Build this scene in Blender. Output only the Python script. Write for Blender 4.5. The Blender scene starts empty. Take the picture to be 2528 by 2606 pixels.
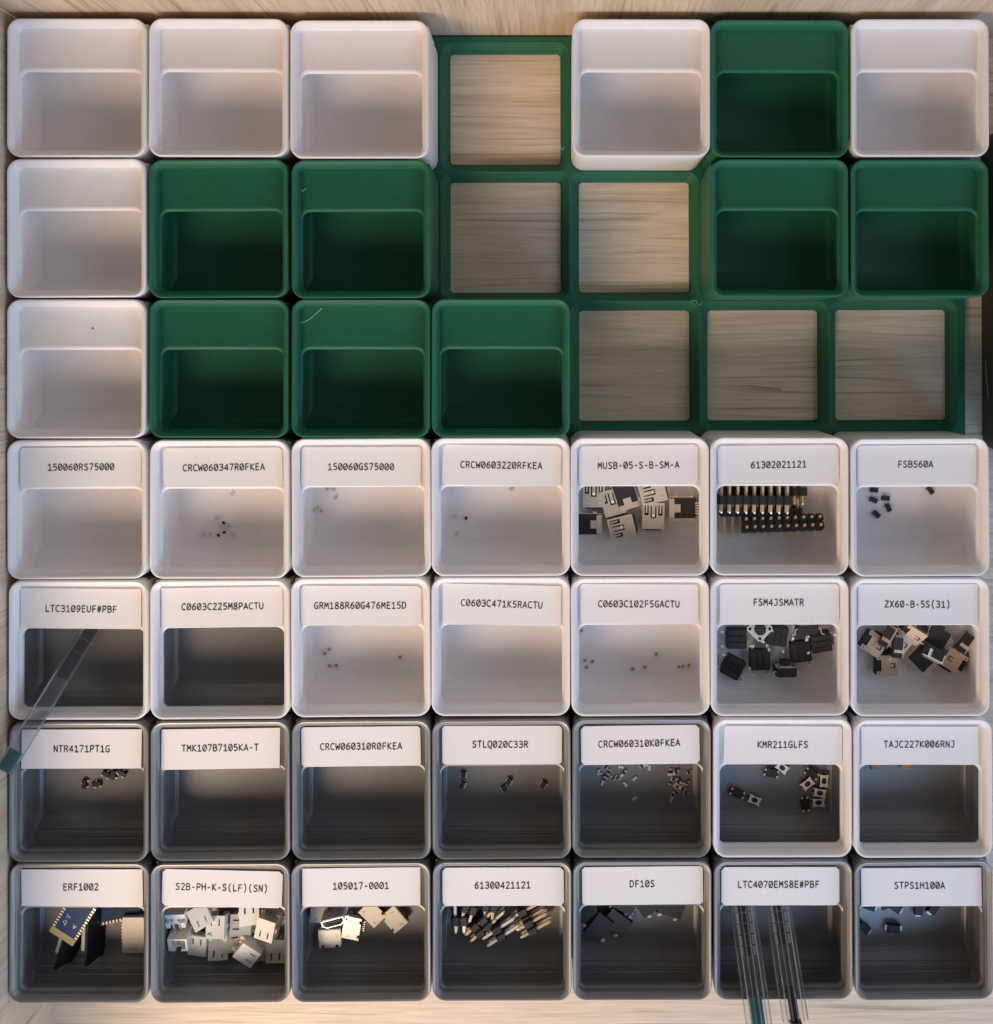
import bpy, bmesh, math, random
from mathutils import Matrix, Vector, Euler

# ------------------------------------------------------------------ scene
scn = bpy.context.scene
col = scn.collection
MM = 0.001
R = math.radians
F_PX, U0, V0 = 2900.0, 1436.7, 858.2          # measured lens of the photograph (pixels of a 2528 x 2606 frame)
CAM = Vector((0.0167, 0.0487, 0.3732))
CROT = Euler((0.0071, -0.0073, -0.0025), 'XYZ')
cam_d = bpy.data.cameras.new('camera')
cam = bpy.data.objects.new('camera', cam_d)
col.objects.link(cam)
cam.location = CAM
cam.rotation_euler = CROT
cam_d.sensor_fit = 'HORIZONTAL'
cam_d.sensor_width = 36.0
cam_d.lens = 36.0 * F_PX / 2528.0
cam_d.shift_x = (1264 - U0) / 2528.0
cam_d.shift_y = (V0 - 1303) / 2528.0
cam_d.clip_start = 0.01
cam_d.clip_end = 50
scn.camera = cam

world = bpy.data.worlds.new('World')
scn.world = world
world.use_nodes = True
bg = world.node_tree.nodes['Background']
# a dim room: pale walls all round, darker overhead where the photographer leans over the drawer
wnt = world.node_tree
_tc = wnt.nodes.new('ShaderNodeTexCoord')
_sx = wnt.nodes.new('ShaderNodeSeparateXYZ')
_cr = wnt.nodes.new('ShaderNodeValToRGB')
wnt.links.new(_tc.outputs['Generated'], _sx.inputs[0])
wnt.links.new(_sx.outputs['Z'], _cr.inputs[0])
wnt.links.new(_cr.outputs[0], bg.inputs[0])
_cr.color_ramp.elements[0].position = 0.35
_cr.color_ramp.elements[0].color = (1.0, 0.93, 0.88, 1)
_cr.color_ramp.elements[1].position = 0.86
_cr.color_ramp.elements[1].color = (0.29, 0.27, 0.265, 1)
bg.inputs[1].default_value = 0.26


def _wn(t, op=None, **kw):
    n = wnt.nodes.new(t)
    if op:
        n.operation = op
    for k, v in kw.items():
        n.inputs[int(k[1:])].default_value = v
    return n


# bright window side to the right (cool), lamp lit wall to the left (warm), both low down
_el = _wn('ShaderNodeMapRange', None, _1=0.0, _2=0.75, _3=1.0, _4=0.0)
wnt.links.new(_sx.outputs['Z'], _el.inputs[0])
_last = _cr.outputs[0]
for _sgn, _colr in ((1.0, (2.7, 3.3, 4.1, 1)), (-1.0, (6.0, 4.7, 3.5, 1))):
    _a = _wn('ShaderNodeMath', 'MULTIPLY', _1=_sgn)
    wnt.links.new(_sx.outputs['X'], _a.inputs[0])
    _b = _wn('ShaderNodeMath', 'MAXIMUM', _1=0.0)
    wnt.links.new(_a.outputs[0], _b.inputs[0])
    _c = _wn('ShaderNodeMath', 'POWER', _1=2.0)
    wnt.links.new(_b.outputs[0], _c.inputs[0])
    _d2 = _wn('ShaderNodeMath', 'MULTIPLY')
    wnt.links.new(_c.outputs[0], _d2.inputs[0])
    wnt.links.new(_el.outputs[0], _d2.inputs[1])
    _sc = _wn('ShaderNodeVectorMath', 'SCALE')
    _sc.inputs[0].default_value = _colr[:3]
    wnt.links.new(_d2.outputs[0], _sc.inputs['Scale'])
    _ad = _wn('ShaderNodeVectorMath', 'ADD')
    wnt.links.new(_last, _ad.inputs[0])
    wnt.links.new(_sc.outputs[0], _ad.inputs[1])
    _last = _ad.outputs[0]
wnt.links.new(_last, bg.inputs[0])


def area(name, loc, target, size, size_y, power, color):
    d = bpy.data.lights.new(name, 'AREA')
    d.shape = 'RECTANGLE'
    d.size, d.size_y = size, size_y
    d.energy = power
    d.color = color
    o = bpy.data.objects.new(name, d)
    col.objects.link(o)
    o.location = loc
    o.rotation_euler = (Vector(target) - Vector(loc)).to_track_quat('-Z', 'Y').to_euler()
    return o


# room lamp at the front left, its soft cone edge standing in for shade at the right
_d = bpy.data.lights.new('room_lamp_light', 'SPOT')
_d.energy = 31.0
_d.color = (1.0, 0.76, 0.545)
_d.spot_size = R(51)
_d.spot_blend = 1.0
_d.shadow_soft_size = 0.23
_o = bpy.data.objects.new('room_lamp_light', _d)
col.objects.link(_o)
_o.location = (-0.30, -0.58, 0.47)
_o.rotation_euler = (Vector((-0.12, -0.12, 0.03)) - _o.location).to_track_quat('-Z', 'Y').to_euler()

area('window_light', (0.30, -0.50, 0.38), (0.14, -0.05, 0.03), 0.5, 0.28, 2.2, (0.36, 0.60, 1.0))
area('window_side_light', (0.62, 0.10, 0.50), (0.10, 0.0, 0.03), 0.3, 0.4, 0.7, (0.60, 0.74, 1.0))

scn.view_settings.view_transform = 'Standard'
scn.view_settings.look = 'None'
scn.view_settings.exposure = 0
scn.view_settings.gamma = 1
scn.view_settings.use_curve_mapping = False
scn.render.engine = 'CYCLES'
scn.cycles.max_bounces = 12
scn.cycles.diffuse_bounces = 6
scn.cycles.transparent_max_bounces = 16
scn.cycles.use_denoising = True

CM = CROT.to_matrix()


def at(u, v, z):
    """world point (mm) at height z (mm) measured from the photograph's pixel grid"""
    d = CM @ Vector(((u - U0) / F_PX, -(v - V0) / F_PX, -1))
    t = (z * MM - CAM.z) / d.z
    p = CAM + d * t
    return Vector((p.x * 1000, p.y * 1000, z))


# ------------------------------------------------------------------ materials
def new_mat(name):
    m = bpy.data.materials.new(name)
    m.use_nodes = True
    nt = m.node_tree
    return m, nt, nt.nodes['Principled BSDF']


def N(nt, t, **kw):
    n = nt.nodes.new(t)
    for k, v in kw.items():
        if k.startswith('i_'):
            key = k[2:]
            key = int(key) if key.isdigit() else key
            n.inputs[key].default_value = v
        else:
            setattr(n, k, v)
    return n


def printed_plastic(name, color, rough, spec, layer=1.0, hatch=1.0, vary=0.06, coat=0.0):
    """3D printed plastic: layer lines round the walls, diagonal lines on flat tops"""
    m, nt, b = new_mat(name)
    L = nt.links.new
    tc = N(nt, 'ShaderNodeTexCoord')
    mp = N(nt, 'ShaderNodeMapping')
    mp.inputs['Scale'].default_value = (18, 18, 1900)
    L(tc.outputs['Object'], mp.inputs['Vector'])
    n1 = N(nt, 'ShaderNodeTexNoise', i_Scale=1.0, i_Detail=2.0, i_Roughness=0.6)
    L(mp.outputs[0], n1.inputs['Vector'])
    mp2 = N(nt, 'ShaderNodeMapping')
    mp2.inputs['Scale'].default_value = (1150, 55, 55)
    mr2 = N(nt, 'ShaderNodeMapping')
    mr2.inputs['Rotation'].default_value = (0, 0, R(-45))
    L(tc.outputs['Object'], mr2.inputs['Vector'])
    L(mr2.outputs[0], mp2.inputs['Vector'])
    n2 = N(nt, 'ShaderNodeTexNoise', i_Scale=1.0, i_Detail=1.0)
    L(mp2.outputs[0], n2.inputs['Vector'])
    ge = N(nt, 'ShaderNodeNewGeometry')
    sx = N(nt, 'ShaderNodeSeparateXYZ')
    L(ge.outputs['True Normal'], sx.inputs[0])
    gt = N(nt, 'ShaderNodeMath', operation='GREATER_THAN', i_1=0.985)
    L(sx.outputs['Z'], gt.inputs[0])
    b1 = N(nt, 'ShaderNodeBump', i_Strength=min(1.0, 0.75 * layer), i_Distance=0.00045 * layer)
    L(n1.outputs[0], b1.inputs['Height'])
    b2 = N(nt, 'ShaderNodeBump', i_Strength=min(1.0, 0.7 * hatch), i_Distance=0.00030 * hatch)
    L(n2.outputs[0], b2.inputs['Height'])
    mx = N(nt, 'ShaderNodeMix', data_type='VECTOR')
    L(gt.outputs[0], mx.inputs['Factor'])
    L(b1.outputs[0], mx.inputs[4])
    L(b2.outputs[0], mx.inputs[5])
    L(mx.outputs[1], b.inputs['Normal'])
    # slight mottling of the plastic
    n3 = N(nt, 'ShaderNodeTexNoise', i_Scale=170.0, i_Detail=4.0)
    L(tc.outputs['Object'], n3.inputs['Vector'])
    oi = N(nt, 'ShaderNodeObjectInfo')
    ad = N(nt, 'ShaderNodeMath', operation='ADD')
    L(n3.outputs[0], ad.inputs[0])
    rm = N(nt, 'ShaderNodeMath', operation='MULTIPLY_ADD', i_1=0.5, i_2=-0.25)
    L(oi.outputs['Random'], rm.inputs[0])
    L(rm.outputs[0], ad.inputs[1])
    mr = N(nt, 'ShaderNodeMapRange', i_1=0.0, i_2=1.0, i_3=1 - vary, i_4=1 + vary)
    L(ad.outputs[0], mr.inputs[0])
    hs = N(nt, 'ShaderNodeHueSaturation')
    hs.inputs['Color'].default_value = (*color, 1)
    L(mr.outputs[0], hs.inputs['Value'])
    L(hs.outputs[0], b.inputs['Base Color'])
    b.inputs['Roughness'].default_value = rough
    b.inputs['Specular IOR Level'].default_value = spec
    if coat:
        b.inputs['Coat Weight'].default_value = coat
        b.inputs['Coat Roughness'].default_value = 0.34
        b.inputs['Coat IOR'].default_value = 1.9
        L(mx.outputs[1], b.inputs['Coat Normal'])
    return m


def simple(name, color, rough=0.5, metal=0.0, spec=0.5, bump=0.0, scale=900.0, vary=0.0):
    m, nt, b = new_mat(name)
    L = nt.links.new
    b.inputs['Base Color'].default_value = (*color, 1)
    b.inputs['Roughness'].default_value = rough
    b.inputs['Metallic'].default_value = metal
    b.inputs['Specular IOR Level'].default_value = spec
    tc = N(nt, 'ShaderNodeTexCoord')
    n = N(nt, 'ShaderNodeTexNoise', i_Scale=scale, i_Detail=3.0)
    L(tc.outputs['Object'], n.inputs['Vector'])
    if bump:
        bp = N(nt, 'ShaderNodeBump', i_Strength=bump, i_Distance=0.0001)
        L(n.outputs[0], bp.inputs['Height'])
        L(bp.outputs[0], b.inputs['Normal'])
    if vary:
        mr = N(nt, 'ShaderNodeMapRange', i_1=0.25, i_2=0.75, i_3=1 - vary, i_4=1 + vary)
        L(n.outputs[0], mr.inputs[0])
        hs = N(nt, 'ShaderNodeHueSaturation')
        hs.inputs['Color'].default_value = (*color, 1)
        L(mr.outputs[0], hs.inputs['Value'])
        L(hs.outputs[0], b.inputs['Base Color'])
    return m


def wood(name, axis, tone=1.0):
    """pale laminate with long grain; axis 0 grain along x, 2 grain along z"""
    m, nt, b = new_mat(name)
    L = nt.links.new
    tc = N(nt, 'ShaderNodeTexCoord')
    # slow warp so that streaks bend
    wn = N(nt, 'ShaderNodeTexNoise', i_Scale=14.0, i_Detail=2.0)
    L(tc.outputs['Object'], wn.inputs['Vector'])
    ws = N(nt, 'ShaderNodeVectorMath', operation='SCALE', i_Scale=0.0022)
    L(wn.outputs['Color'], ws.inputs[0])
    wa = N(nt, 'ShaderNodeVectorMath', operation='ADD')
    L(tc.outputs['Object'], wa.inputs[0])
    L(ws.outputs[0], wa.inputs[1])

    def streak(along, across, detail, rough):
        mp = N(nt, 'ShaderNodeMapping')
        s = [across, across, across]
        s[axis] = along
        mp.inputs['Scale'].default_value = s
        L(wa.outputs[0], mp.inputs['Vector'])
        n = N(nt, 'ShaderNodeTexNoise', i_Scale=1.0, i_Detail=detail, i_Roughness=rough)
        L(mp.outputs[0], n.inputs['Vector'])
        return n.outputs[0]
    broad = streak(4, 150, 3, 0.55)
    fine = streak(45, 1250, 3, 0.6)
    mid = streak(30, 800, 3, 0.6)
    cr = N(nt, 'ShaderNodeValToRGB')
    e = cr.color_ramp.elements
    e[0].position, e[0].color = 0.34, (0.57 * tone, 0.44 * tone, 0.31 * tone, 1)
    e[1].position, e[1].color = 0.62, (0.68 * tone, 0.545 * tone, 0.405 * tone, 1)
    x = cr.color_ramp.elements.new(0.47)
    x.color = (0.63 * tone, 0.50 * tone, 0.365 * tone, 1)
    L(broad, cr.inputs[0])
    # thin dark pores
    pr = N(nt, 'ShaderNodeMapRange', i_1=0.30, i_2=0.42, i_3=0.84, i_4=1.0)
    L(mid, pr.inputs[0])
    fr = N(nt, 'ShaderNodeMapRange', i_1=0.3, i_2=0.7, i_3=0.86, i_4=1.12)
    L(fine, fr.inputs[0])
    # growth lines: contours of a stretched noise, sharp on one side and fading on the other
    cn = streak(1.2, 52, 3.0, 0.5)
    c1 = N(nt, 'ShaderNodeMath', operation='MULTIPLY', i_1=15.0)
    L(cn, c1.inputs[0])
    c2 = N(nt, 'ShaderNodeMath', operation='FRACT')
    L(c1.outputs[0], c2.inputs[0])
    c3 = N(nt, 'ShaderNodeMapRange', i_1=0.0, i_2=0.20, i_3=0.52, i_4=1.0)
    L(c2.outputs[0], c3.inputs[0])
    gate = streak(14, 85, 2.0, 0.5)
    gm = N(nt, 'ShaderNodeMapRange', i_1=0.48, i_2=0.60, i_3=0.03, i_4=0.9)
    L(gate, gm.inputs[0])
    lm = N(nt, 'ShaderNodeMix', data_type='FLOAT')
    L(gm.outputs[0], lm.inputs[0])
    lm.inputs[2].default_value = 1.0
    L(c3.outputs[0], lm.inputs[3])
    m0 = N(nt, 'ShaderNodeMath', operation='MULTIPLY')
    L(pr.outputs[0], m0.inputs[0])
    L(fr.outputs[0], m0.inputs[1])
    # short dark pores along the grain
    po = streak(38, 1250, 2.0, 0.55)
    pm = N(nt, 'ShaderNodeMapRange', i_1=0.62, i_2=0.70, i_3=1.0, i_4=0.84)
    L(po, pm.inputs[0])
    m1 = N(nt, 'ShaderNodeMath', operation='MULTIPLY')
    L(m0.outputs[0], m1.inputs[0])
    L(pm.outputs[0], m1.inputs[1])
    mu = N(nt, 'ShaderNodeMath', operation='MULTIPLY')
    L(m1.outputs[0], mu.inputs[0])
    L(lm.outputs[0], mu.inputs[1])
    hs = N(nt, 'ShaderNodeHueSaturation')
    L(cr.outputs[0], hs.inputs['Color'])
    L(mu.outputs[0], hs.inputs['Value'])
    L(hs.outputs[0], b.inputs['Base Color'])
    b.inputs['Roughness'].default_value = 0.5
    b.inputs['Specular IOR Level'].default_value = 0.35
    bp = N(nt, 'ShaderNodeBump', i_Strength=0.25, i_Distance=0.0002)
    L(mu.outputs[0], bp.inputs['Height'])
    L(bp.outputs[0], b.inputs['Normal'])
    return m


def clear_tube(name, tint, haze):
    m, nt, b = new_mat(name)
    L = nt.links.new
    out = nt.nodes['Material Output']
    nt.nodes.remove(b)
    tr = N(nt, 'ShaderNodeBsdfTransparent')
    tr.inputs[0].default_value = (*tint, 1)
    gl = N(nt, 'ShaderNodeBsdfGlossy', i_Roughness=0.1)
    df = N(nt, 'ShaderNodeBsdfDiffuse')
    df.inputs[0].default_value = (0.75, 0.73, 0.74, 1)
    m1 = N(nt, 'ShaderNodeMixShader')
    m1.inputs[0].default_value = haze
    L(tr.outputs[0], m1.inputs[1])
    L(df.outputs[0], m1.inputs[2])
    fr = N(nt, 'ShaderNodeLayerWeight', i_Blend=0.25)
    fm = N(nt, 'ShaderNodeMath', operation='MULTIPLY', i_1=0.8)
    L(fr.outputs['Fresnel'], fm.inputs[0])
    m2 = N(nt, 'ShaderNodeMixShader')
    L(fm.outputs[0], m2.inputs[0])
    L(m1.outputs[0], m2.inputs[1])
    L(gl.outputs[0], m2.inputs[2])
    L(m2.outputs[0], out.inputs[0])
    return m


M = {
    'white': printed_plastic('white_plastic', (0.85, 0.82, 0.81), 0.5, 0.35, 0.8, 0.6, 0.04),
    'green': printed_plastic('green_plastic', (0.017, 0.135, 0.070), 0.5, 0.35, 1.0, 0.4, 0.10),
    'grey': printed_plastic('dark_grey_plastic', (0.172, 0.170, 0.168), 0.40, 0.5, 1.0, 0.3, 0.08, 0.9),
    'paper': simple('label_paper', (0.84, 0.82, 0.805), 0.9, 0, 0.1, 0.15, 1500, 0.02),
    'ink': simple('printed_ink', (0.03, 0.028, 0.03), 0.8, 0, 0.1),
    'floor': wood('laminate_floor', 0, 1.26),
    'wallv': wood('laminate_wall', 2, 1.05),
    'black': simple('black_moulding', (0.022, 0.022, 0.024), 0.5, 0, 0.45, 0.2, 1500),
    'black_soft': simple('matt_black_moulding', (0.035, 0.034, 0.036), 0.7, 0, 0.3, 0.25, 1500),
    'tin': simple('tin_plating', (0.86, 0.83, 0.77), 0.32, 0.35, 0.5, 0.1, 600),
    'nickel': simple('nickel_shell', (0.94, 0.83, 0.66), 0.32, 0.42, 0.5, 0.12, 500),
    'copper': simple('warm_lit_shell', (0.78, 0.57, 0.41), 0.42, 0.4, 0.5, 0.12, 500),  # warm light on the metal is put into the shell colour
    'gold': simple('gold_plating', (1.0, 0.77, 0.50), 0.26, 0.45),
    'cream': simple('matt_tin_plate', (0.60, 0.545, 0.45), 0.5, 0.4, 0.5, 0.1, 400),
    'white_chip': simple('ceramic', (0.66, 0.62, 0.58), 0.6, 0, 0.4),
    'brown_chip': simple('capacitor_ceramic', (0.36, 0.30, 0.25), 0.55, 0, 0.4),
    'led': simple('led_lens', (0.55, 0.52, 0.34), 0.4, 0, 0.5),
    'tantalum': simple('orange_moulding', (0.40, 0.17, 0.05), 0.5),
    'nylon': simple('white_nylon', (0.85, 0.82, 0.75), 0.45, 0, 0.4, 0.1, 700, 0.03),
    'nylon2': simple('milky_nylon', (0.60, 0.585, 0.55), 0.4, 0, 0.45, 0.1, 700, 0.03),
    'pcb': simple('blue_solder_mask', (0.012, 0.045, 0.120), 0.5, 0, 0.25, 0.1, 300, 0.15),
    'pcb_dark': simple('black_solder_mask', (0.012, 0.014, 0.018), 0.3, 0, 0.5, 0.15, 500),
    'frame_metal': simple('bright_frame', (0.95, 0.88, 0.72), 0.42, 0.2),
    'antenna': simple('bare_board', (0.44, 0.36, 0.16), 0.7, 0, 0.2),
    'shield': simple('shield_can', (0.80, 0.74, 0.64), 0.5, 0.15, 0.5, 0.05, 200),
    'silk': simple('silkscreen', (0.6, 0.6, 0.62), 0.7),
    'teal': simple('teal_rubber', (0.01, 0.23, 0.23), 0.5, 0, 0.4),
    'tube': clear_tube('clear_tube_plastic', (0.985, 0.985, 0.985), 0.012),
    'tube2': clear_tube('smoky_tube_plastic', (0.96, 0.955, 0.965), 0.035),
    'tube_edge': clear_tube('clear_tube_edge', (0.97, 0.97, 0.975), 0.16),
    'greenink': simple('green_marker', (0.03, 0.35, 0.08), 0.6),
    'strand_w': simple('pale_strand', (0.55, 0.6, 0.57), 0.4),
    'tray': simple('dark_green_plastic', (0.022, 0.032, 0.025), 0.5, 0, 0.35, 0.2, 700),
}


# ------------------------------------------------------------------ mesh helper (all in mm)
class MB:
    def __init__(self):
        self.v, self.f = [], []

    def add(self, vs, fs, T=None):
        o = len(self.v)
        for p in vs:
            p = Vector(p)
            self.v.append(T @ p if T else p)
        for f in fs:
            self.f.append([i + o for i in f])
        return self

    def box(self, x0, x1, y0, y1, z0, z1, T=None, top=0.0):
        t = top
        vs = [(x0, y0, z0), (x1, y0, z0), (x1, y1, z0), (x0, y1, z0),
              (x0 + t, y0 + t, z1), (x1 - t, y0 + t, z1), (x1 - t, y1 - t, z1), (x0 + t, y1 - t, z1)]
        fs = [(3, 2, 1, 0), (4, 5, 6, 7), (0, 1, 5, 4), (1, 2, 6, 5), (2, 3, 7, 6), (3, 0, 4, 7)]
        return self.add(vs, fs, T)

    def bar(self, a, b, w, h, up=(0, 0, 1)):
        a, b = Vector(a), Vector(b)
        d = (b - a)
        x = d.normalized()
        u = Vector(up)
        if abs(x.dot(u)) > 0.98:
            u = Vector((1, 0, 0))
        y = u.cross(x).normalized()
        z = x.cross(y)
        T = Matrix((x, y, z)).transposed().to_4x4()
        T.translation = a
        return self.box(0, d.length, -w / 2, w / 2, -h / 2, h / 2, T)

    def pin(self, x, y, z0, z1, w):
        """square pin with pyramid tips"""
        h = w / 2
        q = h * 0.35
        t = w * 0.8
        loops = [(q, z0), (h, z0 + t), (h, z1 - t), (q, z1)]
        return self.loft([[(x - a, y - a, z), (x + a, y - a, z), (x + a, y + a, z), (x - a, y + a, z)] for a, z in loops])

    def loft(self, loops, cap0=True, cap1=True, T=None):
        n = len(loops[0])
        vs = [p for lp in loops for p in lp]
        fs = []
        for k in range(len(loops) - 1):
            for i in range(n):
                j = (i + 1) % n
                fs.append((k * n + i, k * n + j, (k + 1) * n + j, (k + 1) * n + i))
        if cap0:
            fs.append(tuple(reversed(range(n))))
        if cap1:
            fs.append(tuple(range((len(loops) - 1) * n, len(loops) * n)))
        return self.add(vs, fs, T)

    def cyl(self, x, y, z0, z1, r, n=16, bev=0.0):
        def ring(rr, z):
            return [(x + rr * math.cos(2 * math.pi * i / n), y + rr * math.sin(2 * math.pi * i / n), z) for i in range(n)]
        lp = [ring(r, z0), ring(r, z1 - bev), ring(r - bev, z1)] if bev else [ring(r, z0), ring(r, z1)]
        return self.loft(lp)

    def holes(self, x0, x1, y0, y1, z0, z1, hs):
        """plate with rectangular cut-outs"""
        xs = sorted({x0, x1} | {v for h in hs for v in h[:2] if x0 < v < x1})
        ys = sorted({y0, y1} | {v for h in hs for v in h[2:] if y0 < v < y1})

        def solid(i, j):
            if i < 0 or j < 0 or i >= len(xs) - 1 or j >= len(ys) - 1:
                return False
            cx, cy = (xs[i] + xs[i + 1]) / 2, (ys[j] + ys[j + 1]) / 2
            return not any(h[0] < cx < h[1] and h[2] < cy < h[3] for h in hs)
        for i in range(len(xs) - 1):
            for j in range(len(ys) - 1):
                if not solid(i, j):
                    continue
                a, b, c, d = xs[i], xs[i + 1], ys[j], ys[j + 1]
                vs = [(a, c, z0), (b, c, z0), (b, d, z0), (a, d, z0), (a, c, z1), (b, c, z1), (b, d, z1), (a, d, z1)]
                fs = [(3, 2, 1, 0), (4, 5, 6, 7)]
                if not solid(i, j - 1):
                    fs.append((0, 1, 5, 4))
                if not solid(i + 1, j):
                    fs.append((1, 2, 6, 5))
                if not solid(i, j + 1):
                    fs.append((2, 3, 7, 6))
                if not solid(i - 1, j):
                    fs.append((3, 0, 4, 7))
                self.add(vs, fs)
        return self

    def mesh(self, name, mat, smooth=False, fix=True):
        me = bpy.data.meshes.new(name)
        me.from_pydata([tuple(p * MM) for p in self.v], [], self.f)
        if fix:
            bm = bmesh.new()
            bm.from_mesh(me)
            bmesh.ops.remove_doubles(bm, verts=bm.verts, dist=1e-7)
            bmesh.ops.recalc_face_normals(bm, faces=bm.faces)
            bm.to_mesh(me)
            bm.free()
        me.materials.append(mat)
        if smooth:
            for p in me.polygons:
                p.use_smooth = True
            me.set_sharp_from_angle(angle=R(38))
        return me


def rrect(half, r, z, n=7, hy=None):
    hx = half
    hy = half if hy is None else hy
    pts = []
    for cx, cy, a0 in ((hx - r, hy - r, 0), (-hx + r, hy - r, 90), (-hx + r, -hy + r, 180), (hx - r, -hy + r, 270)):
        for i in range(n + 1):
            a = R(a0 + 90 * i / n)
            pts.append((cx + r * math.cos(a), cy + r * math.sin(a), z))
    return pts


CACHE = {}


def mesh_of(key, fn):
    if key not in CACHE:
        CACHE[key] = fn()
    return CACHE[key]


def tag(o, label=None, cat=None, group=None, kind=None):
    for k, v in (('label', label), ('category', cat), ('group', group), ('kind', kind)):
        if v:
            o[k] = v
    return o


def thing(name, label, cat, loc, rot=(0, 0, 0), group=None):
    o = bpy.data.objects.new(name, None)
    o.empty_display_size = 0.004
    col.objects.link(o)
    o.location = Vector(loc) * MM
    o.rotation_euler = rot
    return tag(o, label, cat, group)


def part(name, me, parent=None, loc=None, rot=None):
    o = bpy.data.objects.new(name, me)
    col.objects.link(o)
    if parent is not None:
        o.parent = parent
    if loc is not None:
        o.location = Vector(loc) * MM
    if rot is not None:
        o.rotation_euler = rot
    return o


rnd = random.Random(4)

# ------------------------------------------------------------------ the drawer (setting)
WX, WY = -148.5, 149.4
mb = MB().box(WX - 16, 330, -330, WY + 16, -12, 0)
tag(part('drawer_floor', mb.mesh('drawer_floor', M['floor'])), 'pale wood laminate drawer bottom with long horizontal grain', 'drawer floor', kind='structure')
mb = MB().box(WX, 330, WY, WY + 16, 0.02, 62)
tag(part('drawer_wall', mb.mesh('drawer_wall', M['wallv'])), 'upright wood laminate drawer wall behind the top row of bins', 'drawer wall', kind='structure')
mb = MB()
mb.loft([[(-164, -330, q), (-145.6, -330, q), (-148.75, WY - 0.05, q), (-164, WY - 0.05, q)] for q in (0.02, 62)])
tag(part('drawer_wall', mb.mesh('drawer_wall', M['wallv'])), 'upright wood laminate drawer wall along the left column of bins', 'drawer wall', kind='structure')

# dark plastic tray at the right edge
mb = MB()
x0, x1, y0, y1 = 156.5, 250, 14, 118
mb.loft([rrect((x1 - x0) / 2, 5, z, 5, (y1 - y0) / 2) for z in (0.1, 24)], cap1=False, T=Matrix.Translation(((x0 + x1) / 2, (y0 + y1) / 2, 0)))
mb.loft([rrect((x1 - x0) / 2 - i, 4, z, 5, (y1 - y0) / 2 - i) for i, z in ((0, 24), (0.6, 24.5), (2.4, 24.5), (2.4, 2))], cap0=False, T=Matrix.Translation(((x0 + x1) / 2, (y0 + y1) / 2, 0)))
tag(part('plastic_tray', mb.mesh('plastic_tray', M['tray'], True)), 'very dark green plastic tray at the right edge beside the green grid', 'tray')

# ------------------------------------------------------------------ green base grid
P = 42.0


def grid_mesh():
    mb = MB()
    zt = 4.65
    for r in range(7):
        for c in range(7):
            T = Matrix.Translation(((c - 3) * P, (3 - r) * P, 0))
            sq = rrect(21.0, 0.0001, zt)
            lp = [sq] + [rrect(h, q, z) for h, q, z in ((20.85, 3.9, zt), (20.6, 3.7, zt - 0.12), (18.7, 1.9, 2.45), (18.7, 1.9, 0.75), (18.0, 1.2, 0.05))]
            n = len(sq)
            vs = [p for l in lp for p in l]
            fs = []
            for k in range(len(lp) - 1):
                for i in range(n):
                    j = (i + 1) % n
                    fs.append((k * n + i, k * n + j, (k + 1) * n + j, (k + 1) * n + i))
            mb.add(vs, fs, T)
    a, bq = 147.0, 149.15
    lp = [rrect(a, 0.0001, zt), rrect(bq - 0.5, 2.5, zt), rrect(bq, 3, zt - 0.5), rrect(bq, 3, 0.05)]
    mb.loft(lp, cap0=False, cap1=False)
    return mb.mesh('base_grid', M['green'], False)


g = part('base_grid', grid_mesh())
g.location = (0.0003, 0, 0)
tag(g, 'green plastic base grid of square sockets holding all the bins', 'base grid')

# ------------------------------------------------------------------ storage bins
H = 32.1
ZF = 14.2      # inner floor
ZS = H - 3.6   # top of the label shelf
YS = 5.6       # front edge of the shelf


def body_mesh(mat):
    def f():
        mb = MB()
        prof = [(17.6, 0.6, 0.12), (18.3, 1.3, 0.9), (18.3, 1.3, 2.6), (20.45, 3.5, 4.95), (20.75, 4.0, 5.4), (20.75, 4.0, H - 5.2)]
        mb.loft([rrect(h, q, z) for h, q, z in prof], cap1=False)
        inn = [(18.3, 1.6, H - 5.2), (19.75, 3.0, H - 6.6), (19.75, 3.0, 17.0), (19.45, 2.7, 15.6), (18.7, 2.2, 14.6), (17.6, 1.6, ZF)]
        mb.loft([rrect(h, q, z) for h, q, z in inn], cap0=False)
        # curved scoop along the front
        n = 12
        vs, fs = [], []
        for i in range(n + 1):
            a = R(90 * i / n)
            y, z = -12.3 - 7.42 * math.sin(a), ZF + 0.03 + 8.0 * (1 - math.cos(a))
            vs += [(-19.6, y, z), (19.6, y, z)]
        for i in range(n):
            fs.append((2 * i, 2 * i + 1, 2 * i + 3, 2 * i + 2))
        mb.add(vs, fs)
        return mb.mesh('bin_body', M[mat], True)
    return mesh_of(('body', mat), f)


def rim_mesh(mat):
    def f():
        mb = MB()
        prof = [(20.75, H - 5.2), (20.75, H - 0.55), (20.64, H - 0.2), (20.4, H), (20.05, H - 0.06), (19.75, H - 0.3),
                (19.0, H - 1.25), (18.85, H - 1.6), (18.85, H - 3.3), (18.75, H - 3.6), (18.38, H - 4.0), (18.3, H - 4.3), (18.3, H - 5.2)]
        mb.loft([rrect(h, max(4.0 - (20.75 - h), 0.8), z) for h, z in prof], cap0=False, cap1=False)
        return mb.mesh('bin_rim', M[mat], True)
    return mesh_of(('rim', mat), f)


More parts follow.
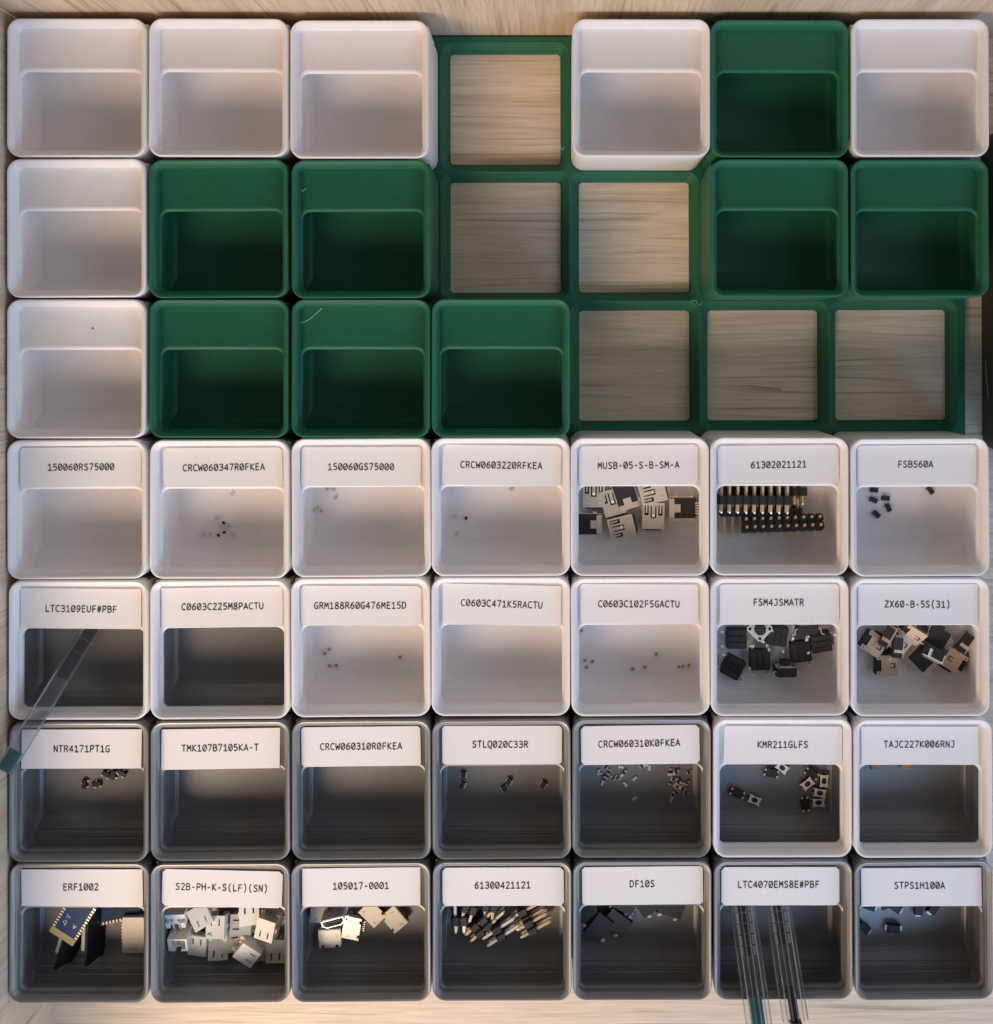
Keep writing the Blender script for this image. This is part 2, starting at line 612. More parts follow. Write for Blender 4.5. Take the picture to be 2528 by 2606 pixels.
def shelf_mesh(mat):
    def f():
        rad = 2.5
        fr = [((-20.2, YS - rad), (0, 0))]
        for i in range(9):
            a = R(180 - 90 * i / 8)
            fr.append(((-18.3 + rad + rad * math.cos(a), YS - rad + rad * math.sin(a)), (-math.cos(a), -math.sin(a))))
        for i in range(9):
            a = R(90 - 90 * i / 8)
            fr.append(((18.3 - rad + rad * math.cos(a), YS - rad + rad * math.sin(a)), (-math.cos(a), -math.sin(a))))
        fr.append(((20.2, YS - rad), (0, 0)))

        def loop(inset, z, back=False):
            pts = []
            for (x, y), (nx, ny) in fr:
                if back:
                    pts.append((x, 19.3, z - (19.3 - y)))
                else:
                    pts.append((x - nx * inset, y - ny * inset, z))
            zb = z
            pts += [(20.2, 19.9, zb), (-20.2, 19.9, zb)]
            return pts
        mb = MB()
        mb.loft([loop(1.5, ZS - 0.12), loop(1.3, ZS), loop(0.75, ZS), loop(0.3, ZS - 0.15), loop(0.06, ZS - 0.45), loop(0, ZS - 1.1), loop(0, ZS - 1.1, True)])
        return mb.mesh('label_shelf', M[mat], True)
    return mesh_of(('shelf', mat), f)


# outer rims measured in the photograph (left, top, right, bottom)
RIMS = {(0, 0): (15.6, 45, 372.5, 399), (0, 1): (377.5, 45, 733, 399), (0, 2): (738.7, 49.7, 1091, 403), (0, 4): (1457.5, 48.7, 1808, 397),
        (0, 5): (1811, 50, 2159.6, 399), (0, 6): (2166, 46, 2520.5, 399),
        (1, 0): (16.8, 404, 371, 756), (1, 1): (380, 407, 731.5, 756), (1, 2): (743, 407, 1093.5, 758), (1, 5): (1810, 403.6, 2160, 756),
        (1, 6): (2166, 405, 2518.7, 756.7),
        (2, 0): (16.8, 762.6, 371, 1114.6), (2, 1): (381, 763, 732.6, 1112.5), (2, 2): (743.4, 763, 1093.5, 1111.6), (2, 3): (1102, 763, 1448.3, 1110),
        (3, 0): (17.7, 1120, 372, 1473.6), (3, 1): (380, 1120, 736, 1472), (3, 2): (743.4, 1116.7, 1095, 1467), (3, 3): (1100.7, 1114.6, 1449, 1465),
        (3, 4): (1454.6, 1115.4, 1803.6, 1463.8), (3, 5): (1810, 1113.6, 2160, 1463.8), (3, 6): (2166.4, 1115, 2520.5, 1466.8),
        (4, 0): (21, 1476, 376, 1834), (4, 1): (381, 1475, 737, 1832), (4, 2): (742, 1469, 1094, 1826.7), (4, 3): (1100, 1467.7, 1450, 1823.7),
        (4, 4): (1456, 1467.8, 1805, 1823.9), (4, 5): (1810.7, 1468, 2161, 1824), (4, 6): (2166.8, 1469.6, 2521.7, 1825),
        (5, 0): (24.4, 1839.3, 374, 2194.9), (5, 1): (385, 1838, 735.7, 2190), (5, 2): (744.2, 1836.4, 1094.8, 2186.4), (5, 3): (1102.8, 1834.3, 1451, 2186.4),
        (5, 4): (1458, 1829.8, 1809.5, 2184), (5, 5): (1817, 1827, 2169, 2185), (5, 6): (2176, 1830, 2527, 2184),
        (6, 0): (26, 2203.3, 374.6, 2548.4), (6, 1): (385, 2203, 735.7, 2548.4), (6, 2): (744, 2199, 1093.5, 2548), (6, 3): (1102.8, 2197, 1453.4, 2545),
        (6, 4): (1461, 2195.8, 1809.5, 2543), (6, 5): (1819.6, 2193, 2170, 2543), (6, 6): (2177.4, 2194.7, 2527.6, 2543)}

TYPE = {}
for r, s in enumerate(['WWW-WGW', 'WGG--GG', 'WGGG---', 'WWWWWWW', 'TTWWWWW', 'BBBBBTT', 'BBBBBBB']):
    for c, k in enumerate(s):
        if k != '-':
            TYPE[(r, c)] = k

BIN_LABEL = {
    (0, 0): 'empty white bin tucked into the top left corner of the drawer',
    (0, 1): 'empty white bin in the top row between two other empty white bins',
    (0, 2): 'empty white bin in the top row directly left of the open wood socket',
    (0, 4): 'empty white bin between the open socket and a green bin in the top row',
    (0, 5): 'empty green bin between two white bins in the top row',
    (0, 6): 'empty white bin in the top right corner of the grid',
    (1, 0): 'empty white bin in the second row against the left drawer wall',
    (1, 1): 'empty green bin right of a white bin in the second row',
    (1, 2): 'empty green bin in the second row directly left of an open socket',
    (1, 5): 'empty green bin in the second row directly right of an open socket',
    (1, 6): 'empty green bin in the second row at the right end under a white bin',
    (2, 0): 'empty unlabelled white bin in the third row with a dark speck on its shelf',
    (2, 1): 'empty green bin in the third row next to the white bin with a speck',
    (2, 2): 'empty green bin in the third row with a pale strand on its shelf',
    (2, 3): 'empty green bin at the right end of the third row before the open sockets',
    (3, 0): 'empty white bin with paper label, leftmost of the fourth row',
    (3, 1): 'white labelled bin holding tiny pale chips with three black squares in the middle',
    (3, 2): 'white labelled bin with a few yellowish chips in its upper left corner',
    (3, 3): 'white labelled bin with a single tiny black square and pale specks at left',
    (3, 4): 'white labelled bin holding silver socket connectors with black undersides',
    (3, 5): 'white labelled bin holding long black double row pin headers',
    (3, 6): 'white labelled bin with a handful of small plain black diodes',
    (4, 0): 'white rimmed dark bin with a clear plastic tube sticking out of it',
    (4, 1): 'white rimmed dark bin, empty but for a thin curled hair',
    (4, 2): 'white labelled bin with five small brown capacitors',
    (4, 3): 'white labelled bin without contents in the fifth row between bins of brown capacitors',
    (4, 4): 'white labelled bin with small brown capacitors spread along the bottom',
    (4, 5): 'white labelled bin full of square black push switches with silver legs',
    (4, 6): 'white labelled bin holding copper toned metal connectors, right end of fifth row',
    (5, 0): 'dark grey labelled bin with a few small black transistors near its shelf',
    (5, 1): 'empty dark grey labelled bin between transistor bin and another empty bin',
    (5, 2): 'empty dark grey labelled bin third from left in the sixth row',
    (5, 3): 'dark grey labelled bin with five tiny black chips with bright leads',
    (5, 4): 'dark grey labelled bin sprinkled with tiny black and silver chip resistors',
    (5, 5): 'white rimmed dark bin holding tiny metal topped push switches',
    (5, 6): 'white rimmed dark bin with two orange corners peeking from under the shelf',
    (6, 0): 'dark grey labelled bin in the bottom left corner holding blue circuit modules',
    (6, 1): 'dark grey labelled bin heaped with white nylon connectors',
    (6, 2): 'dark grey labelled bin with small silver connector sockets',
    (6, 3): 'dark grey labelled bin with short gold and silver pin headers',
    (6, 4): 'dark grey labelled bin with large flat black bridge rectifiers',
    (6, 5): 'dark grey labelled bin with two clear chip tubes hanging over its front',
    (6, 6): 'dark grey labelled bin in the bottom right corner with black two terminal diodes',
}

# paper labels: text, text centre, text angle, paper rectangle in the photograph
LAB = {
    (3, 0): ('150060RS75000', 206.9, 1188.6, 0, 54, 360, 1138, 1239),
    (3, 1): ('CRCW060347R0FKEA', 569.5, 1189.5, 0.5, 416, 719, 1139, 1239),
    (3, 2): ('150060GS75000', 919.3, 1188, 0.2, 768, 1072, 1137, 1237),
    (3, 3): ('CRCW0603220RFKEA', 1276.2, 1184, -1.0, 1126.6, 1428, 1132, 1236),
    (3, 4): ('MUSB-05-S-B-SM-A', 1625, 1184, 0.3, 1474, 1776, 1133, 1234),
    (3, 5): ('61302021121', 1982.8, 1182.5, 0.5, 1828, 2136, 1133, 1232),
    (3, 6): ('FSB560A', 2330.6, 1181.5, 0, 2183, 2485, 1132, 1231),
    (4, 0): ('LTC3109EUF#PBF', 205, 1549.7, -1.0, 52, 358, 1497, 1600),
    (4, 1): ('C0603C225M8PACTU', 567, 1543.4, 0.6, 412, 720, 1494, 1597),
    (4, 2): ('GRM188R60G476ME15D', 914.2, 1541, 0, 763, 1070, 1490, 1592),
    (4, 3): ('C0603C471K5RACTU', 1277, 1537, -2.0, 1127, 1428, 1486, 1592),
    (4, 4): ('C0603C102F5GACTU', 1626.7, 1537.2, -0.3, 1478, 1778, 1486, 1588),
    (4, 5): ('FSM4JSMATR', 1982.2, 1533, -0.5, 1833, 2136, 1486, 1588),
    (4, 6): ('ZX60-B-5S(31)', 2335.3, 1537.8, -0.8, 2184, 2488, 1486, 1589),
    (5, 0): ('NTR4171PT1G', 208, 1905.8, 0, 56, 361, 1855, 1956),
    (5, 1): ('TMK107B7105KA-T', 557.2, 1903.3, 1.1, 408, 709.6, 1853, 1957),
    (5, 2): ('CRCW060310R0FKEA', 919.3, 1899.5, 0.1, 768, 1071, 1848, 1950),
    (5, 3): ('STLQ020C33R', 1273.7, 1894.4, -0.2, 1126.6, 1430.7, 1846, 1945),
    (5, 4): ('CRCW060310K0FKEA', 1626.7, 1892, 0.9, 1479, 1780, 1845, 1945),
    (5, 5): ('KMR211GLFS', 1993.5, 1895, 0, 1844, 2144, 1847, 1945),
    (5, 6): ('TAJC227K006RNJ', 2340, 1894, 0, 2192, 2490, 1848, 1946),
    (6, 0): ('ERF1002', 203.3, 2257.6, 0, 53, 361.5, 2211, 2306),
    (6, 1): ('S2B-PH-K-S(LF)(SN)', 565.2, 2258.8, -1.7, 414, 719.5, 2213, 2308),
    (6, 2): ('105017-0001', 919.3, 2254.6, 0.8, 770.7, 1070.7, 2207, 2305),
    (6, 3): ('61300421121', 1279, 2253, 0, 1126.6, 1435, 2206, 2305),
    (6, 4): ('DF10S', 1634.4, 2249.3, 0.2, 1482, 1789, 2204, 2302),
    (6, 5): ('LTC4070EMS8E#PBF', 1981.6, 2251, 0, 1836, 2136, 2205, 2304),
    (6, 6): ('STPS1H100A', 2343, 2253.4, -0.4, 2194, 2500, 2207, 2306),
}

# stroke alphabet on a 4 x 6 box
_O = [(2, 6), (1.0, 5.75), (0.35, 4.9), (0.1, 3), (0.35, 1.1), (1.0, 0.25), (2, 0), (3.0, 0.25), (3.65, 1.1), (3.9, 3), (3.65, 4.9), (3.0, 5.75), (2, 6)]
GL = {
    '0': [_O, [(1.05, 1.5), (2.95, 4.5)]],
    '1': [[(0.5, 4.7), (2.1, 6), (2.1, 0)], [(0.4, 0), (3.8, 0)]],
    '2': [[(0.4, 5.2), (1.3, 6), (2.6, 6), (3.5, 5.2), (3.4, 4), (0.4, 0), (3.8, 0)]],
    '3': [[(0.5, 5.6), (1.6, 6), (2.8, 6), (3.5, 5.2), (3.4, 4), (2.6, 3.2), (1.3, 3.2)], [(2.6, 3.2), (3.7, 2.4), (3.7, 1), (2.7, 0), (1.3, 0), (0.3, 0.5)]],
    '4': [[(2.9, 0), (2.9, 6), (0.1, 1.7), (4.0, 1.7)]],
    '5': [[(3.5, 6), (0.8, 6), (0.7, 3.4), (2.2, 3.6), (3.4, 3), (3.7, 1.9), (3.2, 0.6), (2, 0), (0.5, 0.3)]],
    '6': [[(3.4, 5.9), (2, 5.5), (0.8, 4.2), (0.3, 2.2), (0.7, 0.6), (2, 0), (3.3, 0.6), (3.7, 1.9), (3.2, 3.1), (2, 3.6), (0.6, 2.7)]],
    '7': [[(0.3, 6), (3.7, 6), (1.4, 0)]],
    '8': [[(2, 3.2), (0.8, 4), (0.6, 5.1), (1.3, 6), (2.7, 6), (3.4, 5.1), (3.2, 4), (2, 3.2), (0.5, 2.2), (0.2, 1.1), (1, 0), (3, 0), (3.8, 1.1), (3.5, 2.2), (2, 3.2)]],
    '9': [[(0.6, 0.1), (2, 0.5), (3.2, 1.8), (3.7, 3.8), (3.3, 5.4), (2, 6), (0.7, 5.4), (0.3, 4.1), (0.8, 2.9), (2, 2.4), (3.4, 3.3)]],
    'A': [[(0, 0), (2, 6), (4, 0)], [(0.7, 1.8), (3.3, 1.8)]],
    'B': [[(0.4, 0), (0.4, 6), (2.3, 6), (3.4, 5.3), (3.4, 3.9), (2.3, 3.2), (0.4, 3.2)], [(2.3, 3.2), (3.8, 2.5), (3.8, 0.8), (2.5, 0), (0.4, 0)]],
    'C': [[(3.8, 5.5), (2.8, 6), (1.7, 5.9), (0.6, 5), (0.2, 3), (0.6, 1), (1.7, 0.1), (2.8, 0), (3.8, 0.4)]],
    'D': [[(0.3, 0), (0.3, 6), (1.7, 6), (3.2, 5.2), (3.8, 3), (3.2, 0.8), (1.7, 0), (0.3, 0)]],
    'E': [[(3.6, 6), (0.6, 6), (0.6, 0), (3.6, 0)], [(0.6, 3.2), (3.3, 3.2)]],
    'F': [[(3.6, 6), (0.7, 6), (0.7, 0)], [(0.7, 3), (3.4, 3)]],
    'G': [[(3.7, 5.6), (2.6, 6), (1.6, 5.8), (0.5, 4.8), (0.2, 3), (0.5, 1.1), (1.6, 0.1), (2.6, 0), (3.7, 0.4), (3.7, 2.8), (2.2, 2.8)]],
    'H': [[(0.3, 0), (0.3, 6)], [(3.7, 0), (3.7, 6)], [(0.3, 3.2), (3.7, 3.2)]],
    'J': [[(1, 6), (3.2, 6), (3.2, 1.4), (2.5, 0.2), (1.4, 0), (0.5, 0.4)]],
    'K': [[(0.5, 0), (0.5, 6)], [(3.8, 6), (0.6, 3), (4, 0)]],
    'L': [[(0.7, 6), (0.7, 0), (3.7, 0)]],
    'M': [[(0.1, 0), (0.5, 6), (2, 2.2), (3.5, 6), (3.9, 0)]],
    'N': [[(0.4, 0), (0.4, 6), (3.6, 0), (3.6, 6)]],
    'P': [[(0.5, 0), (0.5, 6), (2.3, 6), (3.6, 5.3), (3.7, 4), (2.9, 2.7), (0.5, 2.5)]],
    'Q': [_O, [(2, 0), (2.5, -1.1), (3.9, -1.2)]],
    'R': [[(0.5, 0), (0.5, 6), (2.3, 6), (3.5, 5.4), (3.5, 3.9), (2.4, 3), (0.5, 3)], [(2.1, 3), (3.8, 0)]],
    'S': [[(3.5, 5.3), (2.9, 5.85), (2, 6), (1.1, 5.8), (0.55, 5.1), (0.6, 4.3), (1.3, 3.55), (2.8, 2.65), (3.5, 1.8), (3.55, 0.95), (2.9, 0.2), (1.9, 0), (1, 0.1), (0.3, 0.6)]],
    'T': [[(0.1, 6), (3.9, 6)], [(2, 6), (2, 0)]],
    'U': [[(0.3, 6), (0.3, 1.8), (1, 0.3), (2, 0), (3, 0.3), (3.7, 1.8), (3.7, 6)]],
    'W': [[(0, 6), (0.7, 0), (2, 4), (3.3, 0), (4, 6)]],
    'X': [[(0.2, 0), (3.8, 6)], [(0.2, 6), (3.8, 0)]],
    'Z': [[(0.3, 6), (3.7, 6), (0.3, 0), (3.7, 0)]],
    '-': [[(1, 2.5), (3, 2.5)]],
    '#': [[(0.9, 0), (1.5, 6)], [(2.5, 0), (3.1, 6)], [(0.2, 2), (3.6, 2)], [(0.4, 4), (3.8, 4)]],
    '(': [[(2.9, 7), (1.7, 5.4), (1.3, 2.9), (1.7, 0.5), (2.9, -1.2)]],
    ')': [[(1.1, 7), (2.3, 5.4), (2.7, 2.9), (2.3, 0.5), (1.1, -1.2)]],
    'd': [[(3.4, 6), (3.4, 0)], [(3.4, 3), (2, 3.9), (0.5, 3), (0.5, 0.9), (2, 0), (3.4, 0.9)]],
}


def strokes(mb, lines, sx, sy, w, ox=0.0, oy=0.0, z=0.0, T=None, k0=0):
    k = k0
    for line in lines:
        for a, b in zip(line[:-1], line[1:]):
            A = Vector((ox + a[0] * sx, oy + a[1] * sy, 0))
            B = Vector((ox + b[0] * sx, oy + b[1] * sy, 0))
            d = (B - A)
            if d.length < 1e-6:
                continue
            d.normalize()
            n = Vector((-d.y, d.x, 0)) * w / 2
            e = d * w * 0.28
            zz = Vector((0, 0, z + 0.0015 * (k % 9)))
            k += 1
            mb.add([A - e - n + zz, A - e * 0.4 - n * 1.0 + zz, B + e - n + zz, B + e + n + zz, A - e + n + zz], [(0, 1, 2, 3, 4)], T)
    return k


def text_mesh(txt):
    adv, hh = 1.555, 1.86
    mb = MB()
    x = -len(txt) * adv / 2
    k = 0
    for ch in txt:
        if ch in GL:
            k = strokes(mb, GL[ch], 0.76 * adv / 4, hh / 6, 0.255, x + 0.12 * adv, -hh / 2, 0, None, k)
        x += adv
    return mb.mesh('lettering', M['ink'], False, False)


def paper_mesh(w, h, bow, seed, chamfer):
    rr = random.Random(seed)
    c = max(chamfer, 0.3)
    xs = [-w / 2, -w / 2 + c] + [-w / 2 + w * i / 8 for i in range(1, 8)] + [w / 2 - c, w / 2]
    ys = [-h / 2, -h / 2 + c, -h / 5, h / 5, h / 2 - c, h / 2]
    nx, ny = len(xs) - 1, len(ys) - 1
    tilt = rr.uniform(-0.12, 0.12)
    skew = [rr.uniform(-0.12, 0.12) for _ in range(4)]
    mb = MB()
    vs, fs = [], []
    for j in range(ny + 1):
        for i in range(nx + 1):
            x, y = xs[i], ys[j]
            t, q = 2 * x / w, 2 * y / h
            if chamfer and i in (0, nx) and j in (0, ny):
                x *= 1 - chamfer / w
                y *= 1 - chamfer / h
            x += skew[0] * q
            y += skew[1] * t
            z = bow * t * t * (0.6 + tilt * t) + 0.04 * math.sin(x * 0.4 + seed) + 0.05 * q * q
            vs.append((x, y, z + 0.30))
    for j in range(ny):
        for i in range(nx):
            a = j * (nx + 1) + i
            fs.append((a, a + 1, a + nx + 2, a + nx + 1))
    n = len(vs)
    vs2 = [(x, y, z - 0.12) for x, y, z in vs]
    mb.add(vs + vs2, fs + [tuple(i + n for i in reversed(f)) for f in fs])
    ring = list(range(nx + 1)) + [j * (nx + 1) + nx for j in range(1, ny + 1)] + [ny * (nx + 1) + i for i in range(nx - 1, -1, -1)] + [j * (nx + 1) for j in range(ny - 1, 0, -1)]
    for a, b in zip(ring, ring[1:] + ring[:1]):
        mb.f.append([a, b, b + n, a + n])
    return mb.mesh('paper_label', M['paper'], True)


BINS = {}
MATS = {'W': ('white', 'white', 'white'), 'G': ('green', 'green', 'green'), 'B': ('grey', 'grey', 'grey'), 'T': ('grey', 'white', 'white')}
for (r, c), k in TYPE.items():
    l, t, rr, b = RIMS[(r, c)]
    p = at((l + rr) / 2, (t + b) / 2, H)
    root = thing('storage_bin', BIN_LABEL[(r, c)], 'storage bin', (p.x, p.y, 0.05), (0, 0, R(rnd.uniform(-0.25, 0.25))), 'storage bins in the drawer grid')
    BINS[(r, c)] = p
    mb_, mr_, ms_ = MATS[k]
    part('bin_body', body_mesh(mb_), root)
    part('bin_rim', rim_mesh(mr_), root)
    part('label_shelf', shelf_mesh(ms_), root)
    if (r, c) in LAB:
        txt, tu, tv, ang, a0, a1, b0, b1 = LAB[(r, c)]
        q0, q1 = at(a0, b1, ZS + 0.1), at(a1, b0, ZS + 0.1)
        ctr = (q0 + q1) / 2
        ctr.y = min(ctr.y, p.y + 12.45)
        hgt = min(q1.y - q0.y, 12.1)
        wid = min(q1.x - q0.x, 36.6)
        off = Vector((ctr.x - p.x, ctr.y - p.y, ZS + 0.02))
        off.x = max(min(off.x, 18.55 - wid / 2), -18.55 + wid / 2)
        inv = -root.rotation_euler.z
        lb = part('paper_label', paper_mesh(wid, hgt, rnd.uniform(0.0, 0.12), r * 7 + c, rnd.choice([0, 0.7, 1.0])), root, off, (0, 0, inv + R(ang * 0.6 + rnd.uniform(-0.45, 0.45))))
        tp = at(tu, tv, ZS + 0.35)
        d = Vector((tp.x - ctr.x, tp.y - ctr.y, 0.44))
        part('lettering', text_mesh(txt), lb, d, (0, 0, R(ang * 0.3)))

# ------------------------------------------------------------------ component builders (origin on the base, mm)
def Zm(x0, y0, k):
    def f(X, Y, z):
        return at(x0 + X / k, y0 + Y / k, z)
    return f


def usb_parts(root, shell='nickel', tongue=True):
    def shell_f():
        mb = MB()
        hs = []
        for s in (-1, 1):
            ys = sorted((s * 1.5, s * 2.8))
            hs.append((0.2, 3.35, ys[0], ys[1]))
            ys = sorted((s * 0.5, s * 0.9))
            hs.append((0.3, 3.2, ys[0], ys[1]))
        hs.append((-0.7, 0.7, -0.85, 0.85))
        mb.holes(-4.0, 4.1, -3.4, 3.4, 3.35, 3.6, hs)
        mb.box(-3.6, 4.1, -3.42, -3.18, 0.5, 3.34)
        mb.box(-3.6, 4.1, 3.18, 3.42, 0.5, 3.34)
        mb.box(-3.2, -2.4, -3.9, -3.44, 0.3, 0.55)
        mb.box(-3.2, -2.4, 3.44, 3.9, 0.3, 0.55)
        mb.box(1.4, 2.6, -3.9, -3.44, 0.3, 0.55)
        mb.box(1.4, 2.6, 3.44, 3.9, 0.3, 0.55)
        # folded T tab on the underside
        mb.box(2.5, 4.1, -2.9, 2.9, 0.0, 0.22)
        mb.box(0.6, 2.49, -1.25, 1.25, 0.0, 0.22)
        for s in (-1, 1):
            mb.cyl(-2.4, s * 1.9, 3.58, 3.8, 0.42, 10, 0.12)
            mb.bar((3.4, s * 2.15, 3.46), (0.8, s * 2.15, 3.12), 0.5, 0.15)
        mb.bar((0.6, 0, 3.42), (-0.5, 0, 2.95), 0.9, 0.15)
        return mb.mesh('shell', M[shell], False)

    def ins_f():
        mb = MB()
        mb.box(-4.15, 2.4, -3.15, 3.15, 0.25, 2.6)
        mb.box(-4.4, -4.0, -2.6, 2.6, 0.4, 3.2)
        return mb.mesh('insulator', M['black_soft'])

    def pin_f():
        mb = MB()
        mb.box(-5.3, -4.0, -0.2, 0.2, 0.1, 0.35)
        return mb.mesh('contact_pin', M['tin'])
    part('shell', mesh_of(('usb', shell), shell_f), root)
    part('insulator', mesh_of('usbins', ins_f), root)
    me = mesh_of('usbpin', pin_f)
    for k in range(5):
        part('contact_pin', me, root, (0, (k - 2) * 0.8, 0))


def put(name, label, cat, p, rz, flip=False, h=0.0, tilt=(0, 0), group=None, zbase=None):
    """thing standing at p; flip turns it upside down (h is its height)"""
    z = p.z if zbase is None else zbase
    if flip:
        m = Matrix.Rotation(R(rz), 3, 'Z') @ Euler((R(tilt[0]), R(tilt[1]), 0)).to_matrix() @ Matrix.Rotation(math.pi, 3, 'X')
        z += h
    else:
        m = Matrix.Rotation(R(rz), 3, 'Z') @ Euler((R(tilt[0]), R(tilt[1]), 0)).to_matrix()
    return thing(name, label, cat, (p.x, p.y, z), m.to_euler(), group)


# --- silver connectors in the fourth row
z = Zm(1460, 1220, 5.591)
GU = 'connectors in the white bin of the fourth row'
for X, Y, zz, rz, flip, tilt, lb in [
        (290, 215, 14.5, -90 + 180, False, (0, 0), 'silver connector face up with twin slots, top left of its bin'),
        (215, 640, 14.5, 0, True, (0, 0), 'black undersided connector with T tab lying at the left wall of its bin'),
        (560, 330, 14.5, 105, False, (0, 0), 'pale connector lying half hidden under its neighbours, second from left'),
        (745, 240, 15.5, -72, True, (4, 0), 'black undersided connector with pink T tab turned diagonally, in the middle of its bin'),
        (1130, 180, 17.6, 193, False, (0, 0), 'silver connector tilted on the heap just under the shelf edge'),
        (700, 680, 14.8, 194, False, (0, 4), 'silver connector turned sideways, front most of its bin with slots to the left'),
        (1145, 530, 15.0, 88, False, (-3, 3), 'silver connector standing square in the centre right with two bright dimples'),
        (1550, 410, 14.8, 180, True, (0, 0), 'black undersided connector with five pins pointing at the right wall')]:
    p = z(X, Y, zz + 3.4)
    o = put('usb_socket', lb, 'connector', p, rz, flip, 3.6, tilt, GU, zz)
    usb_parts(o, 'nickel')

# --- copper toned connectors in the fifth row
z = Zm(2165, 1570, 5.591)
GC = 'connectors in the white bin at the right end of the fifth row'


def usb2_parts(root, shell='copper'):
    def shell_f():
        mb = MB()
        mb.holes(-2.6, 2.6, -3.2, 3.2, 3.2, 3.45, [(0.1, 1.6, -0.75, -0.45), (0.1, 1.6, 0.45, 0.75), (1.35, 1.8, -0.75, 0.75)])
        mb.box(2.35, 2.6, -3.2, 3.2, 0.6, 3.19)
        mb.box(-2.6, 2.34, -3.2, -2.95, 0.6, 3.19)
        mb.box(-2.6, 2.34, 2.95, 3.2, 0.6, 3.19)
        mb.holes(-4.0, -2.61, 1.8, 3.2, 3.2, 3.42, [(-3.5, -3.1, 2.3, 2.7)])
        mb.holes(-4.0, -2.61, -3.2, -1.8, 3.2, 3.42, [(-3.5, -3.1, -2.7, -2.3)])
        return mb.mesh('shell', M[shell])

    def ins_f():
        mb = MB()
        mb.box(-4.3, 2.3, -2.9, 2.9, 0.2, 3.0)
        mb.box(-1.5, 2.0, 2.9, 3.9, 0.2, 2.9)
        return mb.mesh('insulator', M['black_soft'])

    def pin_f():
        mb = MB()
        mb.bar((-4.25, 0, 0.35), (-6.1, 0, 0.1), 0.32, 0.2)
        return mb.mesh('contact_pin', M['tin'])
    part('shell', mesh_of(('usb2', shell), shell_f), root)
    part('insulator', mesh_of('usb2ins', ins_f), root)
    me = mesh_of('usb2pin', pin_f)
    for k in range(5):
        part('contact_pin', me, root, (0, (k - 2) * 0.75, 0))


for X, Y, zz, rz, flip, tilt, shell, lb in [
        (365, 405, 15.2, -33, False, (0, 0), 'copper', 'gold toned metal plate connector with two eared tabs at the left wall of its bin'),
        (555, 690, 14.4, 0, False, (0, 0), 'copper', 'gold toned plate connector lying square below the others with an arched slot'),
        (1455, 610, 15.0, 148, False, (0, 0), 'copper', 'gold toned plate connector at the right with a bright arched slot'),
        (735, 365, 16.0, -38, False, (3, 0), 'copper', 'pinkish smooth connector shell leaning at an angle in the middle'),
        (985, 560, 14.6, 135, True, (0, 0), 'nickel', 'black undersided connector with five pale pins pointing to the lower right'),
        (1200, 270, 15.0, 150, True, (0, 0), 'nickel', 'black undersided connector just below the shelf with white pins at its right'),
        (570, 350, 15.6, 85, False, (88, 0), 'nickel', 'narrow silver connector standing on its side between two plates'),
        (1590, 280, 14.8, 55, False, (70, 0), 'nickel', 'grey connector tipped on its side near the right wall'),
        (1195, 470, 14.6, -28, False, (75, 0), 'nickel', 'connector on edge seen as a brassy wedge between black housings'),
        (480, 190, 14.8, 60, False, (70, 0), 'copper', 'pink edged connector half under the shelf at upper left'),
        (930, 170, 15.0, -32, False, (40, 0), 'copper', 'pink edged connector half under the shelf at top middle')]:
    p = z(X, Y, zz + 3.0)
    o = put('usb_socket', lb, 'connector', p, rz, flip, 3.45, tilt, GC, zz if abs(tilt[0]) < 30 else zz + 2.9)
    usb2_parts(o, shell)


# --- pin headers
def header_parts(root, nx, ny, zb0, zb1, zp0, zp1, pinmat):
    def hous():
        mb = MB()
        c = 0.45
        for i in range(nx):
            x = (i - (nx - 1) / 2) * 2.54
            w, d = 1.27, ny * 1.27
            pts = [(-w + c, -d), (w - c, -d), (w, -d + c), (w, d - c), (w - c, d), (-w + c, d), (-w, d - c), (-w, -d + c)]
            if ny == 2:
                pts = [(-w + c, -d), (w - c, -d), (w, -d + c), (w, -c), (w - c, 0), (w, c), (w, d - c), (w - c, d), (-w + c, d), (-w, d - c), (-w, c), (-w + c, 0), (-w, -c), (-w, -d + c)]
            sh = 0.999
            mb.loft([[(x + a * sh, b, zz) for a, b in pts] for zz in (zb0, zb1)])
        return mb.mesh('housing', M['black'])

    def pin_f():
        mb = MB()
        mb.pin(0, 0, zp0, zp1, 0.66 if nx > 2 else 0.82)
        return mb.mesh('pin', M[pinmat])
    part('housing', mesh_of(('hd', nx, ny, zb0), hous), root)
    me = mesh_of(('pin', zp0, zp1, pinmat), pin_f)
    for i in range(nx):
        for j in range(ny):
            part('pin', me, root, ((i - (nx - 1) / 2) * 2.54, (j - (ny - 1) / 2) * 2.54, 0))


